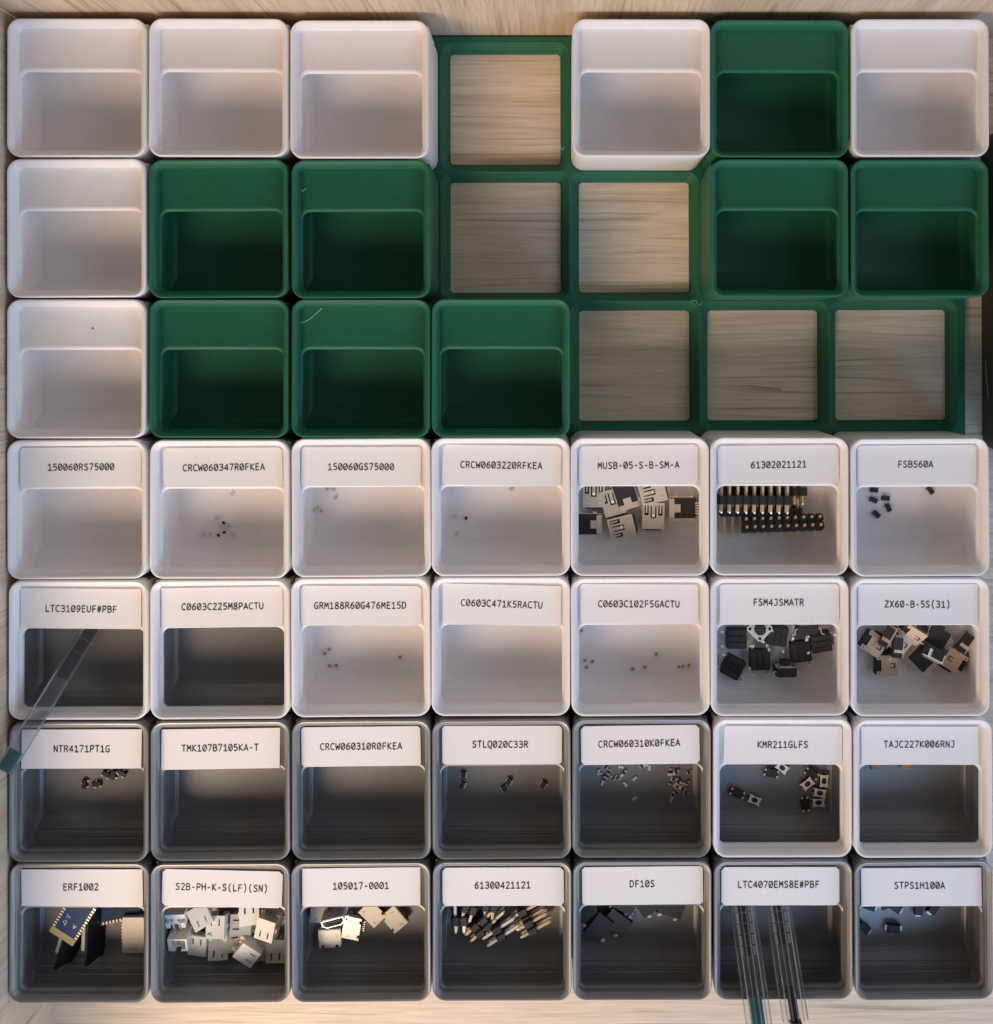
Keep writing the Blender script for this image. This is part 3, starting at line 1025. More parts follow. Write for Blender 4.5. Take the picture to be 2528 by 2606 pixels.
z = Zm(1810, 1220, 5.591)
GH = 'double row pin headers in the white bin'
p = z(1000, 650, 17.5)
o = thing('pin_header', 'black double row header standing upright with pin tips up, in front of the others', 'pin header', (p.x, p.y - 0.6, 15.2), (R(-20), 0, R(1.6)), GH)
header_parts(o, 10, 2, 3.0, 5.5, 0.0, 8.0, 'gold')
for X, Y, zz, rz, sgn, lb in [(552, 285, 21.6, -0.8, 1, 'black double row header lying on top of the others with copper pins on both sides'),
                              (703, 455, 16.9, 0, -1, 'lowest lying black header with two long gold pins showing at lower left'),
                              (773, 160, 16.8, -0.5, 1, 'black header mostly under the shelf with its right end showing')]:
    p = z(X, Y, zz)
    # lying: pins along image vertical; sgn 1 = long side up in the picture
    m = Matrix.Rotation(R(rz), 3, 'Z') @ Matrix.Rotation(R(-90 * sgn), 3, 'X')
    off = m @ Vector((0, 0, -1.27 if True else 0))
    o = thing('pin_header', lb, 'pin header', (p.x + off.x, p.y + off.y, zz), m.to_euler(), GH)
    header_parts(o, 10, 2, 0.0, 2.54, -3.0, 8.4, 'gold')


# --- generic small parts
def smd_parts(root, key, L, W, Hh, leads, mat='black', lead='tin', z0=0.1, lw=0.45, ll=0.5, lt=0.2, taper=0.12):
    """leads: list of (x, y, dx, dy) positions on the body side and direction"""
    def bf():
        mb = MB()
        hm = z0 + (Hh - z0) * 0.5
        mb.loft([[(-L / 2 + t, -W / 2 + t, q), (L / 2 - t, -W / 2 + t, q), (L / 2 - t, W / 2 - t, q), (-L / 2 + t, W / 2 - t, q)] for t, q in ((taper, z0), (0, hm), (taper, Hh))])
        return mb.mesh('body', M[mat])
    part('body', mesh_of((key, 'b'), bf), root)

    def lf():
        mb = MB()
        mb.box(-0.1, ll * 0.45, -lw / 2, lw / 2, Hh * 0.42, Hh * 0.42 + lt)
        mb.box(ll * 0.45 - lt * 0.5, ll * 0.45 + lt * 0.5, -lw / 2, lw / 2, 0.02, Hh * 0.42 - 0.01)
        mb.box(ll * 0.45 + lt * 0.51, ll, -lw / 2, lw / 2, 0.0, lt)
        return mb.mesh('lead', M[lead])
    if leads:
        me = mesh_of((key, 'l'), lf)
        for x, y, a in leads:
            part('lead', me, root, (x, y, 0), (0, 0, R(a)))


SOT3 = lambda L, W: [(-0.95, -W / 2, -90), (0.95, -W / 2, -90), (0, W / 2, 90)]

# plain black diodes, fourth row right end
z = Zm(1400, 700, 1.685)
for X, Y, rz, lb in [(1392, 922, -4, 'small black diode nearest the shelf in the left group'),
                     (1390, 965, -22, 'small black diode at the far left below the first one'),
                     (1441, 957, -5, 'small black diode lying level beside the left ones'),
                     (1453, 998, -62, 'small black diode turned steeply, right of the lowest one'),
                     (1402, 1026, -42, 'lowest small black diode of the scattered group'),
                     (1634, 923, -50, 'lone small black diode away to the right under the shelf edge')]:
    p = z(X, Y, 15.3)
    o = put('diode', lb + ' in the white bin', 'diode', p, rz, zbase=14.3, group='small black diodes in the white bin')
    smd_parts(o, 'fsb', 2.7, 1.5, 1.1, [], taper=0.15)
    smd_parts_l = mesh_of('fsblead', lambda: MB().box(-0.22, 0.22, -0.05, 0.05, 0.02, 0.16).mesh('lead', M['black_soft']))
    for x, y in ((-0.95, -0.86), (0.95, -0.86), (0, 0.86)):
        part('lead', smd_parts_l, o, (x, y, 0))


# chip parts
def chip_parts(root, body, film):
    L, W, Hh = 1.6, 0.82, 0.48
    bm_ = mesh_of(('chipb', body), lambda: MB().box(-L / 2 + 0.29, L / 2 - 0.29, -W / 2 + 0.01, W / 2 - 0.01, 0.01, Hh - 0.03).mesh('body', M[body]))
    tm = mesh_of('chipt', lambda: MB().box(-0.15, 0.15, -W / 2, W / 2, 0, Hh).mesh('terminal', M['tin']))
    part('body', bm_, root)
    part('terminal', tm, root, (-L / 2 + 0.15, 0, 0))
    part('terminal', tm, root, (L / 2 - 0.15, 0, 0))
    if film:
        fm = mesh_of('chipf', lambda: MB().box(-L / 2 + 0.30, L / 2 - 0.30, -W / 2 + 0.02, W / 2 - 0.02, Hh - 0.029, Hh + 0.01).mesh('resistive_film', M['black']))
        part('resistive_film', fm, root)


def chips(zfun, items, name, cat, lab_d, lab_l, body, film, group):
    for it in items:
        X, Y, k, rz = it[:4]
        zz = 14.25 + (it[4] if len(it) > 4 else 0)
        p = zfun(X, Y, zz + 0.5)
        o = put(name, lab_d if k == 'D' else lab_l, cat, p, rz, k == 'L' and film, 0.5, (0, 0), group, zz)
        chip_parts(o, body, film)


z = Zm(0, 700, 2.376)
chips(z, [(1402, 1325, 'L', 50), (1310, 1470, 'L', 30), (1340, 1522, 'L', -30), (1385, 1517, 'L', 40), (1232, 1567, 'L', 70), (1270, 1567, 'L', 100), (1410, 1570, 'L', -60),
          (1353, 1498, 'D', -40), (1357, 1556, 'D', 10), (1320, 1573, 'D', -50)],
      'chip_resistor', 'resistor', 'tiny chip resistor with black face up in the white bin of pale ones',
      'tiny pale chip resistor lying face down in the white bin with three black squares', 'white_chip', True, 'chip resistors in the white bin, second of the fourth row')
z = Zm(700, 700, 2.376)
chips(z, [(318, 1297, 'D', 20), (350, 1296, 'D', -40), (368, 1345, 'D', 60), (240, 1422, 'D', 35), (278, 1428, 'D', -10), (260, 1410, 'D', 80)],
      'led_chip', 'light diode', 'tiny yellowish light diode chip in the upper left of the white bin', '', 'led', False, 'light diode chips in the white bin')
chips(z, [(1156, 1470, 'D', 80)], 'chip_resistor', 'resistor', 'single black faced chip resistor at the left of the fourth white labelled bin', '', 'white_chip', True, 'chip resistors in the fourth white labelled bin')
chips(z, [(1088, 1460, 'L', 30), (1103, 1563, 'L', 75), (1430, 1300, 'L', 10)], 'chip_resistor', 'resistor', '', 'faint pale chip resistor near the single black one in its white bin', 'white_chip', True, 'chip resistors in the fourth white labelled bin')
z = Zm(700, 1450, 2.376)
chips(z, [(328, 482, 'D', 60), (302, 507, 'D', 50), (330, 582, 'D', 10), (370, 580, 'D', -10), (757, 528, 'D', 45)],
      'capacitor', 'capacitor', 'small brown chip capacitor in the white bin that holds only five', '', 'brown_chip', False, 'brown capacitors in the third bin of the fifth row')
z = Zm(1400, 1450, 1.685)
chips(z, [(137, 262, 'D', 60), (150, 390, 'D', 10), (183, 394, 'D', 70), (157, 420, 'D', 0), (355, 425, 'D', 30), (407, 418, 'D', 80), (456, 362, 'D', 45), (553, 417, 'D', 20), (572, 414, 'D', 70), (596, 411, 'D', 40)],
      'capacitor', 'capacitor', 'small brown chip capacitor in the white bin left of the push switches', '', 'brown_chip', False, 'brown capacitors in the fifth bin of the fifth row')
z = Zm(1460, 1930, 5.591)
chips(z, [(360, 200, 'L', 88), (455, 130, 'D', -30), (415, 245, 'D', -60), (500, 195, 'D', 65), (485, 258, 'D', 60, 0.4), (562, 283, 'D', -45), (630, 275, 'D', -35), (437, 300, 'D', 65, 0.4), (415, 350, 'L', 65),
          (722, 212, 'D', 50, 0.45), (695, 240, 'L', 45), (737, 372, 'L', -45), (870, 292, 'L', 38), (675, 125, 'L', -5), (978, 115, 'D', 25), (1082, 140, 'L', 82), (1030, 102, 'L', 15),
          (866, 572, 'L', 28), (1385, 190, 'D', 88), (1380, 232, 'L', 0, 0.4), (1465, 195, 'D', 20, 0.4), (1435, 205, 'L', 75), (1645, 200, 'D', 22), (1428, 290, 'D', -10), (1378, 342, 'D', 65), (1500, 325, 'D', -45, 0.3),
          (1535, 352, 'L', -40), (1450, 378, 'L', 50), (1478, 410, 'D', 50, 0.5), (1525, 415, 'L', 40, 0.5), (1558, 436, 'D', -30, 0.9), (1612, 350, 'D', 25, 0.3), (1590, 375, 'L', 30), (1470, 490, 'D', 25), (1418, 520, 'D', 70), (1395, 590, 'L', 72), (1600, 502, 'D', 5)],
      'chip_resistor', 'resistor', 'tiny chip resistor lying black face up in the dark resistor bin',
      'tiny chip resistor lying pale side up in the dark bin sprinkled with resistors', 'white_chip', True, 'chip resistors in the dark bin')


# --- square push switches
def switch_parts(root):
    def bf():
        mb = MB()
        c = 0.4
        w = 3.15
        pts = [(-w + c, -w), (w - c, -w), (w, -w + c), (w, w - c), (w - c, w), (-w + c, w), (-w, w - c), (-w, -w + c)]
        mb.loft([[(a, b, q) for a, b in pts] for q in (0.5, 3.3)])
        # moulded ribs on the underside
        for x in (-2.0, 0, 2.0):
            mb.box(x - 0.75, x + 0.75, -2.6, 2.6, 0.25, 0.499)
        mb.box(-0.5, 0.5, -1.0, -0.4, 0.1, 0.249)
        mb.box(-0.5, 0.5, 0.8, 1.4, 0.1, 0.249)
        return mb.mesh('body', M['black_soft'])

    def pf():
        mb = MB()
        c = 0.7
        w = 3.1
        pts = [(-w + c, -w), (w - c, -w), (w, -w + c), (w, w - c), (w - c, w), (-w + c, w), (-w, w - c), (-w, -w + c)]
        mb.loft([[(a, b, q) for a, b in pts] for q in (3.301, 3.5)])
        return mb.mesh('cover_plate', M['tin'])

    def btn():
        return MB().cyl(0, 0, 3.501, 5.0, 1.75, 24, 0.2).mesh('button', M['black'], True)

    def riv():
        return MB().cyl(0, 0, 3.501, 3.62, 0.5, 12).mesh('rivet', M['black'])

    def lead():
        mb = MB()
        pts = [(0, 1.9), (0.75, 1.9), (1.05, 0.25), (1.9, 0.1)]
        for a, b in zip(pts[:-1], pts[1:]):
            mb.bar((0, a[0], a[1]), (0, b[0], b[1]), 0.22, 0.7, up=(1, 0, 0))
        return mb.mesh('lead', M['tin'])
    part('body', mesh_of('swb', bf), root)
    part('cover_plate', mesh_of('swp', pf), root)
    part('button', mesh_of('swt', btn), root)
    for sx in (-1, 1):
        for sy in (-1, 1):
            part('rivet', mesh_of('swr', riv), root, (sx * 2.15, sy * 2.15, 0))
            o = part('lead', mesh_of('swl', lead), root, (sx * 2.25, sy * 3.1, 0), (0, 0, 0 if sy > 0 else math.pi))


def lead_fix():
    pass


z = Zm(1810, 1570, 5.591)
GS = 'push switches in the white bin'
for X, Y, zz, rz, mode, tilt, lb in [
        (365, 310, 14.6, 90, 'F', (0, 0), 'black push switch upside down at the upper left with silver legs on both sides'),
        (690, 165, 17.8, 45, 'U', (0, 0), 'push switch turned face up as a silver diamond with a round black button'),
        (950, 270, 15.2, -8, 'F', (0, 3), 'black push switch upside down just right of the silver faced one'),
        (315, 720, 14.5, 62, 'F', (0, 0), 'black push switch turned askew at the lower left of its bin'),
        (700, 615, 14.5, 1, 'F', (0, 0), 'black push switch lying square in the middle with legs above and below'),
        (1285, 500, 14.8, 6, 'F', (0, 0), 'black push switch upside down right of the middle'),
        (1575, 380, 15.6, -80, 'F', (0, 14), 'darkest push switch tilted near the right wall'),
        (1060, 775, 16.3, 0, 'S', (0, 0), 'push switch on its side showing its dome button and bent legs'),
        (1370, 170, 17.8, 2, 'S', (0, 0), 'push switch on its side half under the shelf at the right')]:
    p = z(X, Y, zz + 3.0)
    if mode == 'S':
        m = Matrix.Rotation(R(rz), 3, 'Z') @ Matrix.Rotation(R(-90), 3, 'X') @ Matrix.Rotation(R(90), 3, 'Z')
        p = z(X, Y, zz + 2)
        o = thing('push_switch', lb, 'push switch', (p.x, p.y - 1.6, zz + 1.1), m.to_euler(), GS)
    else:
        o = put('push_switch', lb, 'push switch', p, rz, mode == 'F', 3.6, tilt, GS, zz)
    switch_parts(o)


# --- tiny metal topped switches
def kmr_parts(root):
    def bf():
        return MB().box(-1.95, 1.95, -1.3, 1.3, 0.15, 1.2).mesh('body', M['black'])

    def pf():
        n = 32
        out, inn = [], []
        for i in range(n):
            a = 2 * math.pi * i / n
            ca, sa = math.cos(a), math.sin(a)
            # concave sided rectangle
            hx, hy = 2.05, 1.42
            s = 1 / max(abs(ca) / hx, abs(sa) / hy)
            px, py = ca * s, sa * s
            if abs(px) > hx - 1e-6:
                px *= 1 - 0.13 * math.cos(py / hy * math.pi / 2)
            else:
                py *= 1 - 0.17 * math.cos(px / hx * math.pi / 2)
            out.append((px, py))
            inn.append((1.02 * ca, 0.78 * sa))
        mb = MB()
        lp = [[(x, y, 1.201) for x, y in inn], [(x, y, 1.201) for x, y in out], [(x, y, 1.35) for x, y in out], [(x, y, 1.35) for x, y in inn], [(x, y, 1.201) for x, y in inn]]
        mb.loft(lp, False, False)
        return mb.mesh('metal_frame', M['frame_metal'])

    def btn():
        return MB().cyl(0, 0, 1.19, 1.30, 0.75, 16).mesh('button', M['black'])

    def lead():
        return MB().cyl(0, 0, 0, 0.3, 0.36, 8).mesh('contact', M['gold'])
    part('body', mesh_of('kb', bf), root)
    part('metal_frame', mesh_of('kp', pf), root)
    part('button', mesh_of('kt', btn), root)
    for sx in (-1, 1):
        for sy in (-1, 1):
            part('contact', mesh_of('kl', lead), root, (sx * 2.0, sy * 0.8, 0))


z = Zm(1820, 1930, 5.591)
GK = 'tiny push switches in the white rimmed bin'
for X, Y, rz, fl, dz, lb in [(565, 595, -22, 0, 0, 'tiny gold lit push switch frame alone at the left centre'),
                             (1320, 365, 38, 0, 0, 'tiny metal framed switch tilted left of the right hand cluster'),
                             (1555, 325, 87, 0, 0.2, 'tiny metal framed switch standing upright at the top of the cluster'),
                             (1495, 495, -10, 0, 0.3, 'brightest metal framed switch in the middle of the cluster'),
                             (1475, 632, 1, 0, 0, 'lowest metal framed switch of the right hand cluster'),
                             (960, 135, -38, 0, 0.4, 'tiny metal framed switch half hidden by the shelf edge'),
                             (320, 500, -20, 1, 0, 'tiny switch lying black underside up at the far left'),
                             (805, 215, -12, 1, 0, 'tiny switch lying black underside up below the half hidden one'),
                             (1288, 655, 96, 1, 0, 'tiny switch lying black underside up at the foot of the cluster'),
                             (1380, 222, -30, 1, 0, 'tiny switch lying black underside up behind the cluster')]:
    p = z(X, Y, 15.6 + dz)
    o = put('miniature_switch', lb, 'push switch', p, rz, bool(fl), 1.35, (0, 0), GK, 14.3 + dz)
    kmr_parts(o)

# --- tantalum capacitors peeking out
z = Zm(1400, 1450, 1.685)
for X, rz, lb in [(1392, 8, 'orange capacitor peeking out from under the shelf, the left one'), (1530, -14, 'orange capacitor peeking out from under the shelf, the right one')]:
    p = z(X, 852, 16)
    o = put('tantalum_capacitor', lb, 'capacitor', Vector((p.x, p.y + 2.9, 16)), rz, zbase=14.3, group='orange capacitors in the right white rimmed bin')
    smd_parts(o, 'tant', 3.2, 6.0, 2.4, [], mat='tantalum')
    tmn = mesh_of('tantt', lambda: MB().box(-1.1, 1.1, -0.12, 0.12, 0.0, 1.2).mesh('terminal', M['tin']))
    part('terminal', tmn, o, (0, 3.12, 0))
    part('terminal', tmn, o, (0, -3.12, 0))

# --- transistors in the sixth row
z = Zm(0, 1450, 2.376)
for X, Y, rz, lb in [(508, 1298, 85, 'black three legged transistor at the left of the pair'), (582, 1298, 10, 'black three legged transistor at the right of the pair'),
                     (640, 1240, -30, 'black transistor under the shelf edge, left of three'), (682, 1243, 80, 'black transistor under the shelf edge, middle of three'),
                     (735, 1232, -35, 'black transistor under the shelf edge, right of three')]:
    p = z(X, Y, 15.3)
    o = put('transistor', lb, 'transistor', p, rz, zbase=14.3, group='transistors in the dark bin')
    smd_parts(o, 'sot', 2.9, 1.5, 1.1, SOT3(2.9, 1.5), lw=0.5, ll=0.65)
z = Zm(1110, 1940, 5.76)
for X, Y, rz, lb in [(398, 195, -5, 'tiny six legged black chip, upper of the left pair'), (383, 335, -25, 'tiny six legged black chip, lower of the left pair'),
                     (1070, 285, -30, 'tiny six legged black chip, upper of the middle pair'), (1000, 395, 30, 'tiny six legged black chip, lower of the middle pair'),
                     (1572, 335, -35, 'lone tiny six legged black chip at the right')]:
    p = z(X, Y, 15.2)
    o = put('regulator_chip', lb, 'chip', p, rz, zbase=14.3, group='regulator chips in the dark bin')
    smd_parts(o, 'sc70', 1.5, 2.1, 1.0, [(s * 0.75, y, 0 if s > 0 else 180) for s in (-1, 1) for y in (-0.65, 0, 0.65)], lw=0.3, ll=0.5)

# --- rectifiers
z = Zm(1460, 2290, 5.591)
GR = 'bridge rectifiers in the dark bin'
for X, Y, zz, rz, tl, lb in [(355, 410, 15.6, 50, (0, 6), 'large flat black rectifier lying lowest at the left with one pale lead'),
                             (620, 330, 14.6, -38, (0, 0), 'large black rectifier leaning across its neighbour with leads at the right'),
                             (170, 190, 14.5, 12, (0, 0), 'black rectifier mostly hidden at the left wall'),
                             (1395, 110, 14.5, -17, (0, 0), 'black rectifier by itself at the right under the shelf'),
                             (1080, 60, 14.5, 35, (0, 0), 'dark rectifier mostly under the shelf with two square leads showing'),
                             (720, 40, 14.5, -28, (0, 0), 'black rectifier behind the leaning one under the shelf')]:
    p = z(X, Y, zz + 2.4)
    o = put('bridge_rectifier', lb, 'rectifier', p, rz, False, 0, tl, GR, zz)
    smd_parts(o, 'df', 8.2, 6.2, 2.5, [(x, s * 3.1, 90 * s) for s in (-1, 1) for x in (-2.55, 2.55)], lw=0.95, ll=1.6, lt=0.28, taper=0.3)

# --- two terminal diodes
z = Zm(2170, 2290, 5.31)
GD = 'two terminal diodes in the bottom right bin'
for X, Y, rz, lb in [(565, 400, -4, 'black diode by itself with two bright end caps'), (160, 390, -38, 'black diode at the left wall of its bin'),
                     (235, 90, -20, 'black diode under the shelf at the upper left with a pale end'), (585, 110, -35, 'black diode under the shelf right of the first with a pale end'),
                     (905, 130, 85, 'plain black diode standing straight under the shelf edge'), (1105, 120, 52, 'black diode at the right under the shelf, turned diagonally'),
                     (470, 70, 15, 'black diode hidden under the shelf with only one bright end showing')]:
    p = z(X, Y, 16.2)
    o = put('power_diode', lb, 'diode', p, rz, zbase=14.3, group=GD)
    smd_parts(o, 'sma', 4.0, 2.7, 2.1, [], taper=0.2)
    ec = mesh_of('smae', lambda: MB().box(-0.36, 0.36, -0.78, 0.78, 0.0, 1.15).mesh('end_cap', M['tin']))
    part('end_cap', ec, o, (-2.3, 0, 0))
    part('end_cap', ec, o, (2.3, 0, 0))

# --- 2 x 2 pin headers
z = Zm(1110, 2290, 5.591)
GP = 'short pin headers in the dark bin'
for X, Y, zz, rz, pm, lb in [(335, 320, 17.0, 92, 'tin', 'short header at the left with bright gold tips up and grey pins down'),
                             (590, 455, 17.0, 40, 'gold', 'short header with a grey block and copper pins pointing to the lower left'),
                             (895, 510, 18.0, 33, 'tin', 'short header with long silvery pins stretching to the lower left'),
                             (1255, 250, 17.0, 28, 'gold', 'short header under the shelf with copper pins stretching right'),
                             (1345, 420, 18.0, 29, 'gold', 'short header lowest at the right with gold tips at its left'),
                             (700, 350, 16.8, 42, 'gold', 'short header hidden in the middle of the heap'),
                             (760, 120, 16.8, 80, 'gold', 'short header block half under the shelf at top centre'),
                             (470, 150, 17.4, 72, 'gold', 'short header under the shelf with slanted bright gold pins')]:
    p = z(X, Y, zz + 2.5)
    m = Matrix.Rotation(R(rz), 3, 'Z') @ Matrix.Rotation(R(90), 3, 'Y') @ Matrix.Rotation(R(rnd.uniform(-6, 6)), 3, 'Z')
    off = m @ Vector((0, 0, -1.27))
    o = thing('pin_header', lb, 'pin header', (p.x + off.x, p.y + off.y, zz), m.to_euler(), GP)
    header_parts(o, 2, 2, 0.0, 2.54, -3.0 if rz != 33 else -4.0, 8.0, pm)


# --- small silver micro sockets
def micro_parts(root, shell):
    def sec(w, h, z0, inset):
        return [(-w / 2 + inset, z0 + h - inset), (w / 2 - inset, z0 + h - inset), (w / 2 - inset, z0 + h * 0.42), (w / 2 - 1.1 - inset * 0.4, z0 + inset), (-w / 2 + 1.1 + inset * 0.4, z0 + inset), (-w / 2 + inset, z0 + h * 0.42)]

    def sf():
        mb = MB()
        o = sec(7.0, 2.6, 0.1, 0)
        i = sec(7.0, 2.6, 0.1, 0.28)
        x0, x1 = -2.0, 2.9
        lp = [[(x0, a, b) for a, b in o], [(x1, a, b) for a, b in o], [(x1, a, b) for a, b in i], [(x0, a, b) for a, b in i]]
        mb.loft(lp, False, False)
        mb.loft([[(x0 + 0.01, a, b) for a, b in i], [(x0 + 0.2, a, b) for a, b in i]])
        # top skin with notches, side ears
        mb.holes(-2.6, 2.7, -3.4, 3.4, 2.72, 2.86, [(-2.7, -1.9, -2.7, -1.7), (-2.7, -1.9, 1.7, 2.7), (0.4, 1.6, -2.6, -2.1), (1.2, 1.6, -2.8, -1.9), (0.4, 1.6, 2.1, 2.6), (1.2, 1.6, 1.9, 2.8)])
        for s in (-1, 1):
            mb.box(-1.3, -0.2, *sorted((s * 3.5, s * 4.2)), 0.2, 0.5)
            mb.box(0.9, 1.9, *sorted((s * 3.5, s * 4.0)), 0.2, 0.5)
        return mb.mesh('shell', M[shell])

    def tf():
        mb = MB()
        mb.box(-1.5, 2.2, -2.2, 2.2, 1.0, 1.5)
        mb.box(-2.55, -2.05, -2.5, 2.5, 0.3, 2.3)
        return mb.mesh('tongue', M['black'])

    def pf():
        return MB().box(-3.5, -2.56, -0.16, 0.16, 0.05, 0.3).mesh('contact_pin', M['gold'])
    part('shell', mesh_of(('mic', shell), sf), root)
    part('tongue', mesh_of('mict', tf), root)
    for k in range(5):
        part('contact_pin', mesh_of('micp', pf), root, (0, (k - 2) * 0.66, 0))


z = Zm(750, 2290, 5.591)
GM = 'micro sockets in the dark bin'
for X, Y, zz, rz, tilt, shell, lb in [
        (355, 170, 14.6, 178, (0, 0), 'cream', 'small pale socket at the upper left with gold pins at its right'),
        (500, 560, 14.5, 93, (0, 0), 'tin', 'small silver socket lowest in its bin with five gold pins at its foot'),
        (545, 375, 18.2, 14, 'M', 'tin', 'small socket standing with its dark six sided mouth facing up'),
        (825, 410, 14.6, 170, (0, 4), 'tin', 'small silver socket in the middle with gold pins at its right side'),
        (1110, 200, 14.8, 225, (0, 0), 'cream', 'cream topped socket turned diagonally, left of the two under the shelf'),
        (1415, 285, 14.6, 40, (0, 0), 'cream', 'cream topped socket turned diagonally at the right with notches')]:
    if tilt == 'M':
        p = z(X, Y, zz + 4.4)
        m = Matrix.Rotation(R(rz - 90), 3, 'Z') @ Matrix.Rotation(R(-80), 3, 'Y')
        o = thing('micro_socket', lb, 'connector', (p.x, p.y - 0.6, zz), m.to_euler(), GM)
    else:
        p = z(X, Y, zz + 2.8)
        o = put('micro_socket', lb, 'connector', p, rz, False, 0, tilt, GM, zz)
    micro_parts(o, shell)


# --- white nylon connectors
def nylon_parts(root, mat, pins=True, mark=False):
    def hf():
        mb = MB()
        W, L, Hh, t = 5.9, 6.6, 4.6, 0.65
        w = W / 2
        mb.holes(-L / 2, L / 2, -w, w, Hh - t, Hh, [(0.4, 2.4, -1.5, -1.0), (0.4, 2.4, 1.0, 1.5)])
        mb.holes(-L / 2, L / 2, -w, w, 0, t, [(1.6, 3.5, -0.9, 0.9)])
        mb.box(-L / 2, L / 2, -w, -w + t, t + 0.001, Hh - t - 0.001)
        mb.box(-L / 2, L / 2, w - t, w, t + 0.001, Hh - t - 0.001)
        mb.box(-L / 2, -L / 2 + 1.6, -w + t + 0.001, w - t - 0.001, t + 0.001, Hh - t - 0.001)
        # rear feet
        mb.box(-L / 2 - 1.3, -L / 2 - 0.001, -w, -w + 1.2, 0.0, 2.4)
        mb.box(-L / 2 - 1.3, -L / 2 - 0.001, w - 1.2, w, 0.0, 2.4)
        mb.box(-0.6, 0.6, -w - 0.35, -w - 0.001, 0.8, 3.4)
        mb.box(-0.6, 0.6, w + 0.001, w + 0.35, 0.8, 3.4)
        return mb.mesh('housing', M[mat])

    def pf():
        mb = MB()
        mb.bar((2.2, 0, 2.2), (-4.0, 0, 2.2), 0.5, 0.5)
        mb.bar((-3.8, 0, 2.45), (-3.8, 0, -2.6), 0.5, 0.5)
        return mb.mesh('contact_pin', M['tin'])
    part('housing', mesh_of(('ny', mat), hf), root)
    if pins:
        for s in (-1, 1):
            part('contact_pin', mesh_of('nyp', pf), root, (0, s * 1.0, 0))
    if mark:
        mb = MB()
        strokes(mb, [[(0, 0), (1.0, 1.4), (0.2, 2.0)], [(0.3, 1.4), (1.2, 0.4)]], 0.8, 0.7, 0.3, -2.4, 0.9, 4.61)
        part('marker_scribble', mb.mesh('marker_scribble', M['greenink'], False, False), root)


z = Zm(400, 2290, 5.591)
GN = 'white nylon connectors in the dark bin'
for X, Y, zz, rz, mode, mat, mark, lb in [
        (318, 590, 17.2, -90, 'M', 'nylon', 0, 'white connector at the lower left with its open mouth and two pins facing up'),
        (305, 240, 16.5, 92, 'B', 'nylon', 0, 'white connector at the upper left with two bare silver pins'),
        (585, 285, 18.0, -62, 'U', 'nylon', 0, 'plain bright white connector block near the shelf, left of centre'),
        (600, 620, 15.0, 86, 'U', 'nylon', 0, 'white connector block below the plain one with a small dark slot'),
        (860, 420, 17.0, 91, 'U', 'nylon', 1, 'white connector with a green marker scribble'),
        (840, 735, 15.0, -90, 'U', 'nylon2', 0, 'milky connector lowest in the middle of the heap'),
        (1200, 390, 15.5, 180, 'U', 'nylon2', 0, 'large milky connector right of the scribbled one'),
        (1265, 200, 17.6, 90, 'U', 'nylon', 0, 'white connector at the top centre with a pair of dark notches'),
        (1580, 420, 19.0, -102, 'U', 'nylon', 0, 'bright white connector at the right with two slots on top'),
        (1280, 745, 17.4, -37, 'U', 'nylon', 0, 'bright white connector turned diagonally at the front of the heap'),
        (1690, 770, 14.6, -90, 'U', 'nylon2', 0, 'greyish connector in the lower right corner of the heap'),
        (1640, 200, 15.0, 175, 'U', 'nylon2', 0, 'greyish connector under the shelf at the upper right'),
        (1480, 700, 14.4, 0, 'U', 'nylon2', 0, 'milky connector buried under the diagonal one'),
        (1040, 620, 14.4, 10, 'U', 'nylon2', 0, 'milky connector buried in the middle beside the scribbled one')]:
    if mode == 'M':
        p = z(X, Y, zz + 3.3)
        m = Matrix.Rotation(R(rz), 3, 'Z') @ Matrix.Rotation(R(-72), 3, 'Y')
        o = thing('nylon_connector', lb, 'connector', (p.x, p.y - 1.5, zz + 1.2), m.to_euler(), GN)
    elif mode == 'B':
        p = z(X, Y, zz + 2.5)
        m = Matrix.Rotation(R(rz), 3, 'Z') @ Matrix.Rotation(R(60), 3, 'Y')
        o = thing('nylon_connector', lb, 'connector', (p.x, p.y, zz + 1.0), m.to_euler(), GN)
    else:
        p = z(X, Y, zz + 4.0)
        o = put('nylon_connector', lb, 'connector', p, rz, False, 0, (rnd.uniform(-14, 14), rnd.uniform(-14, 14)), GN, zz)
    nylon_parts(o, mat, True, mark)


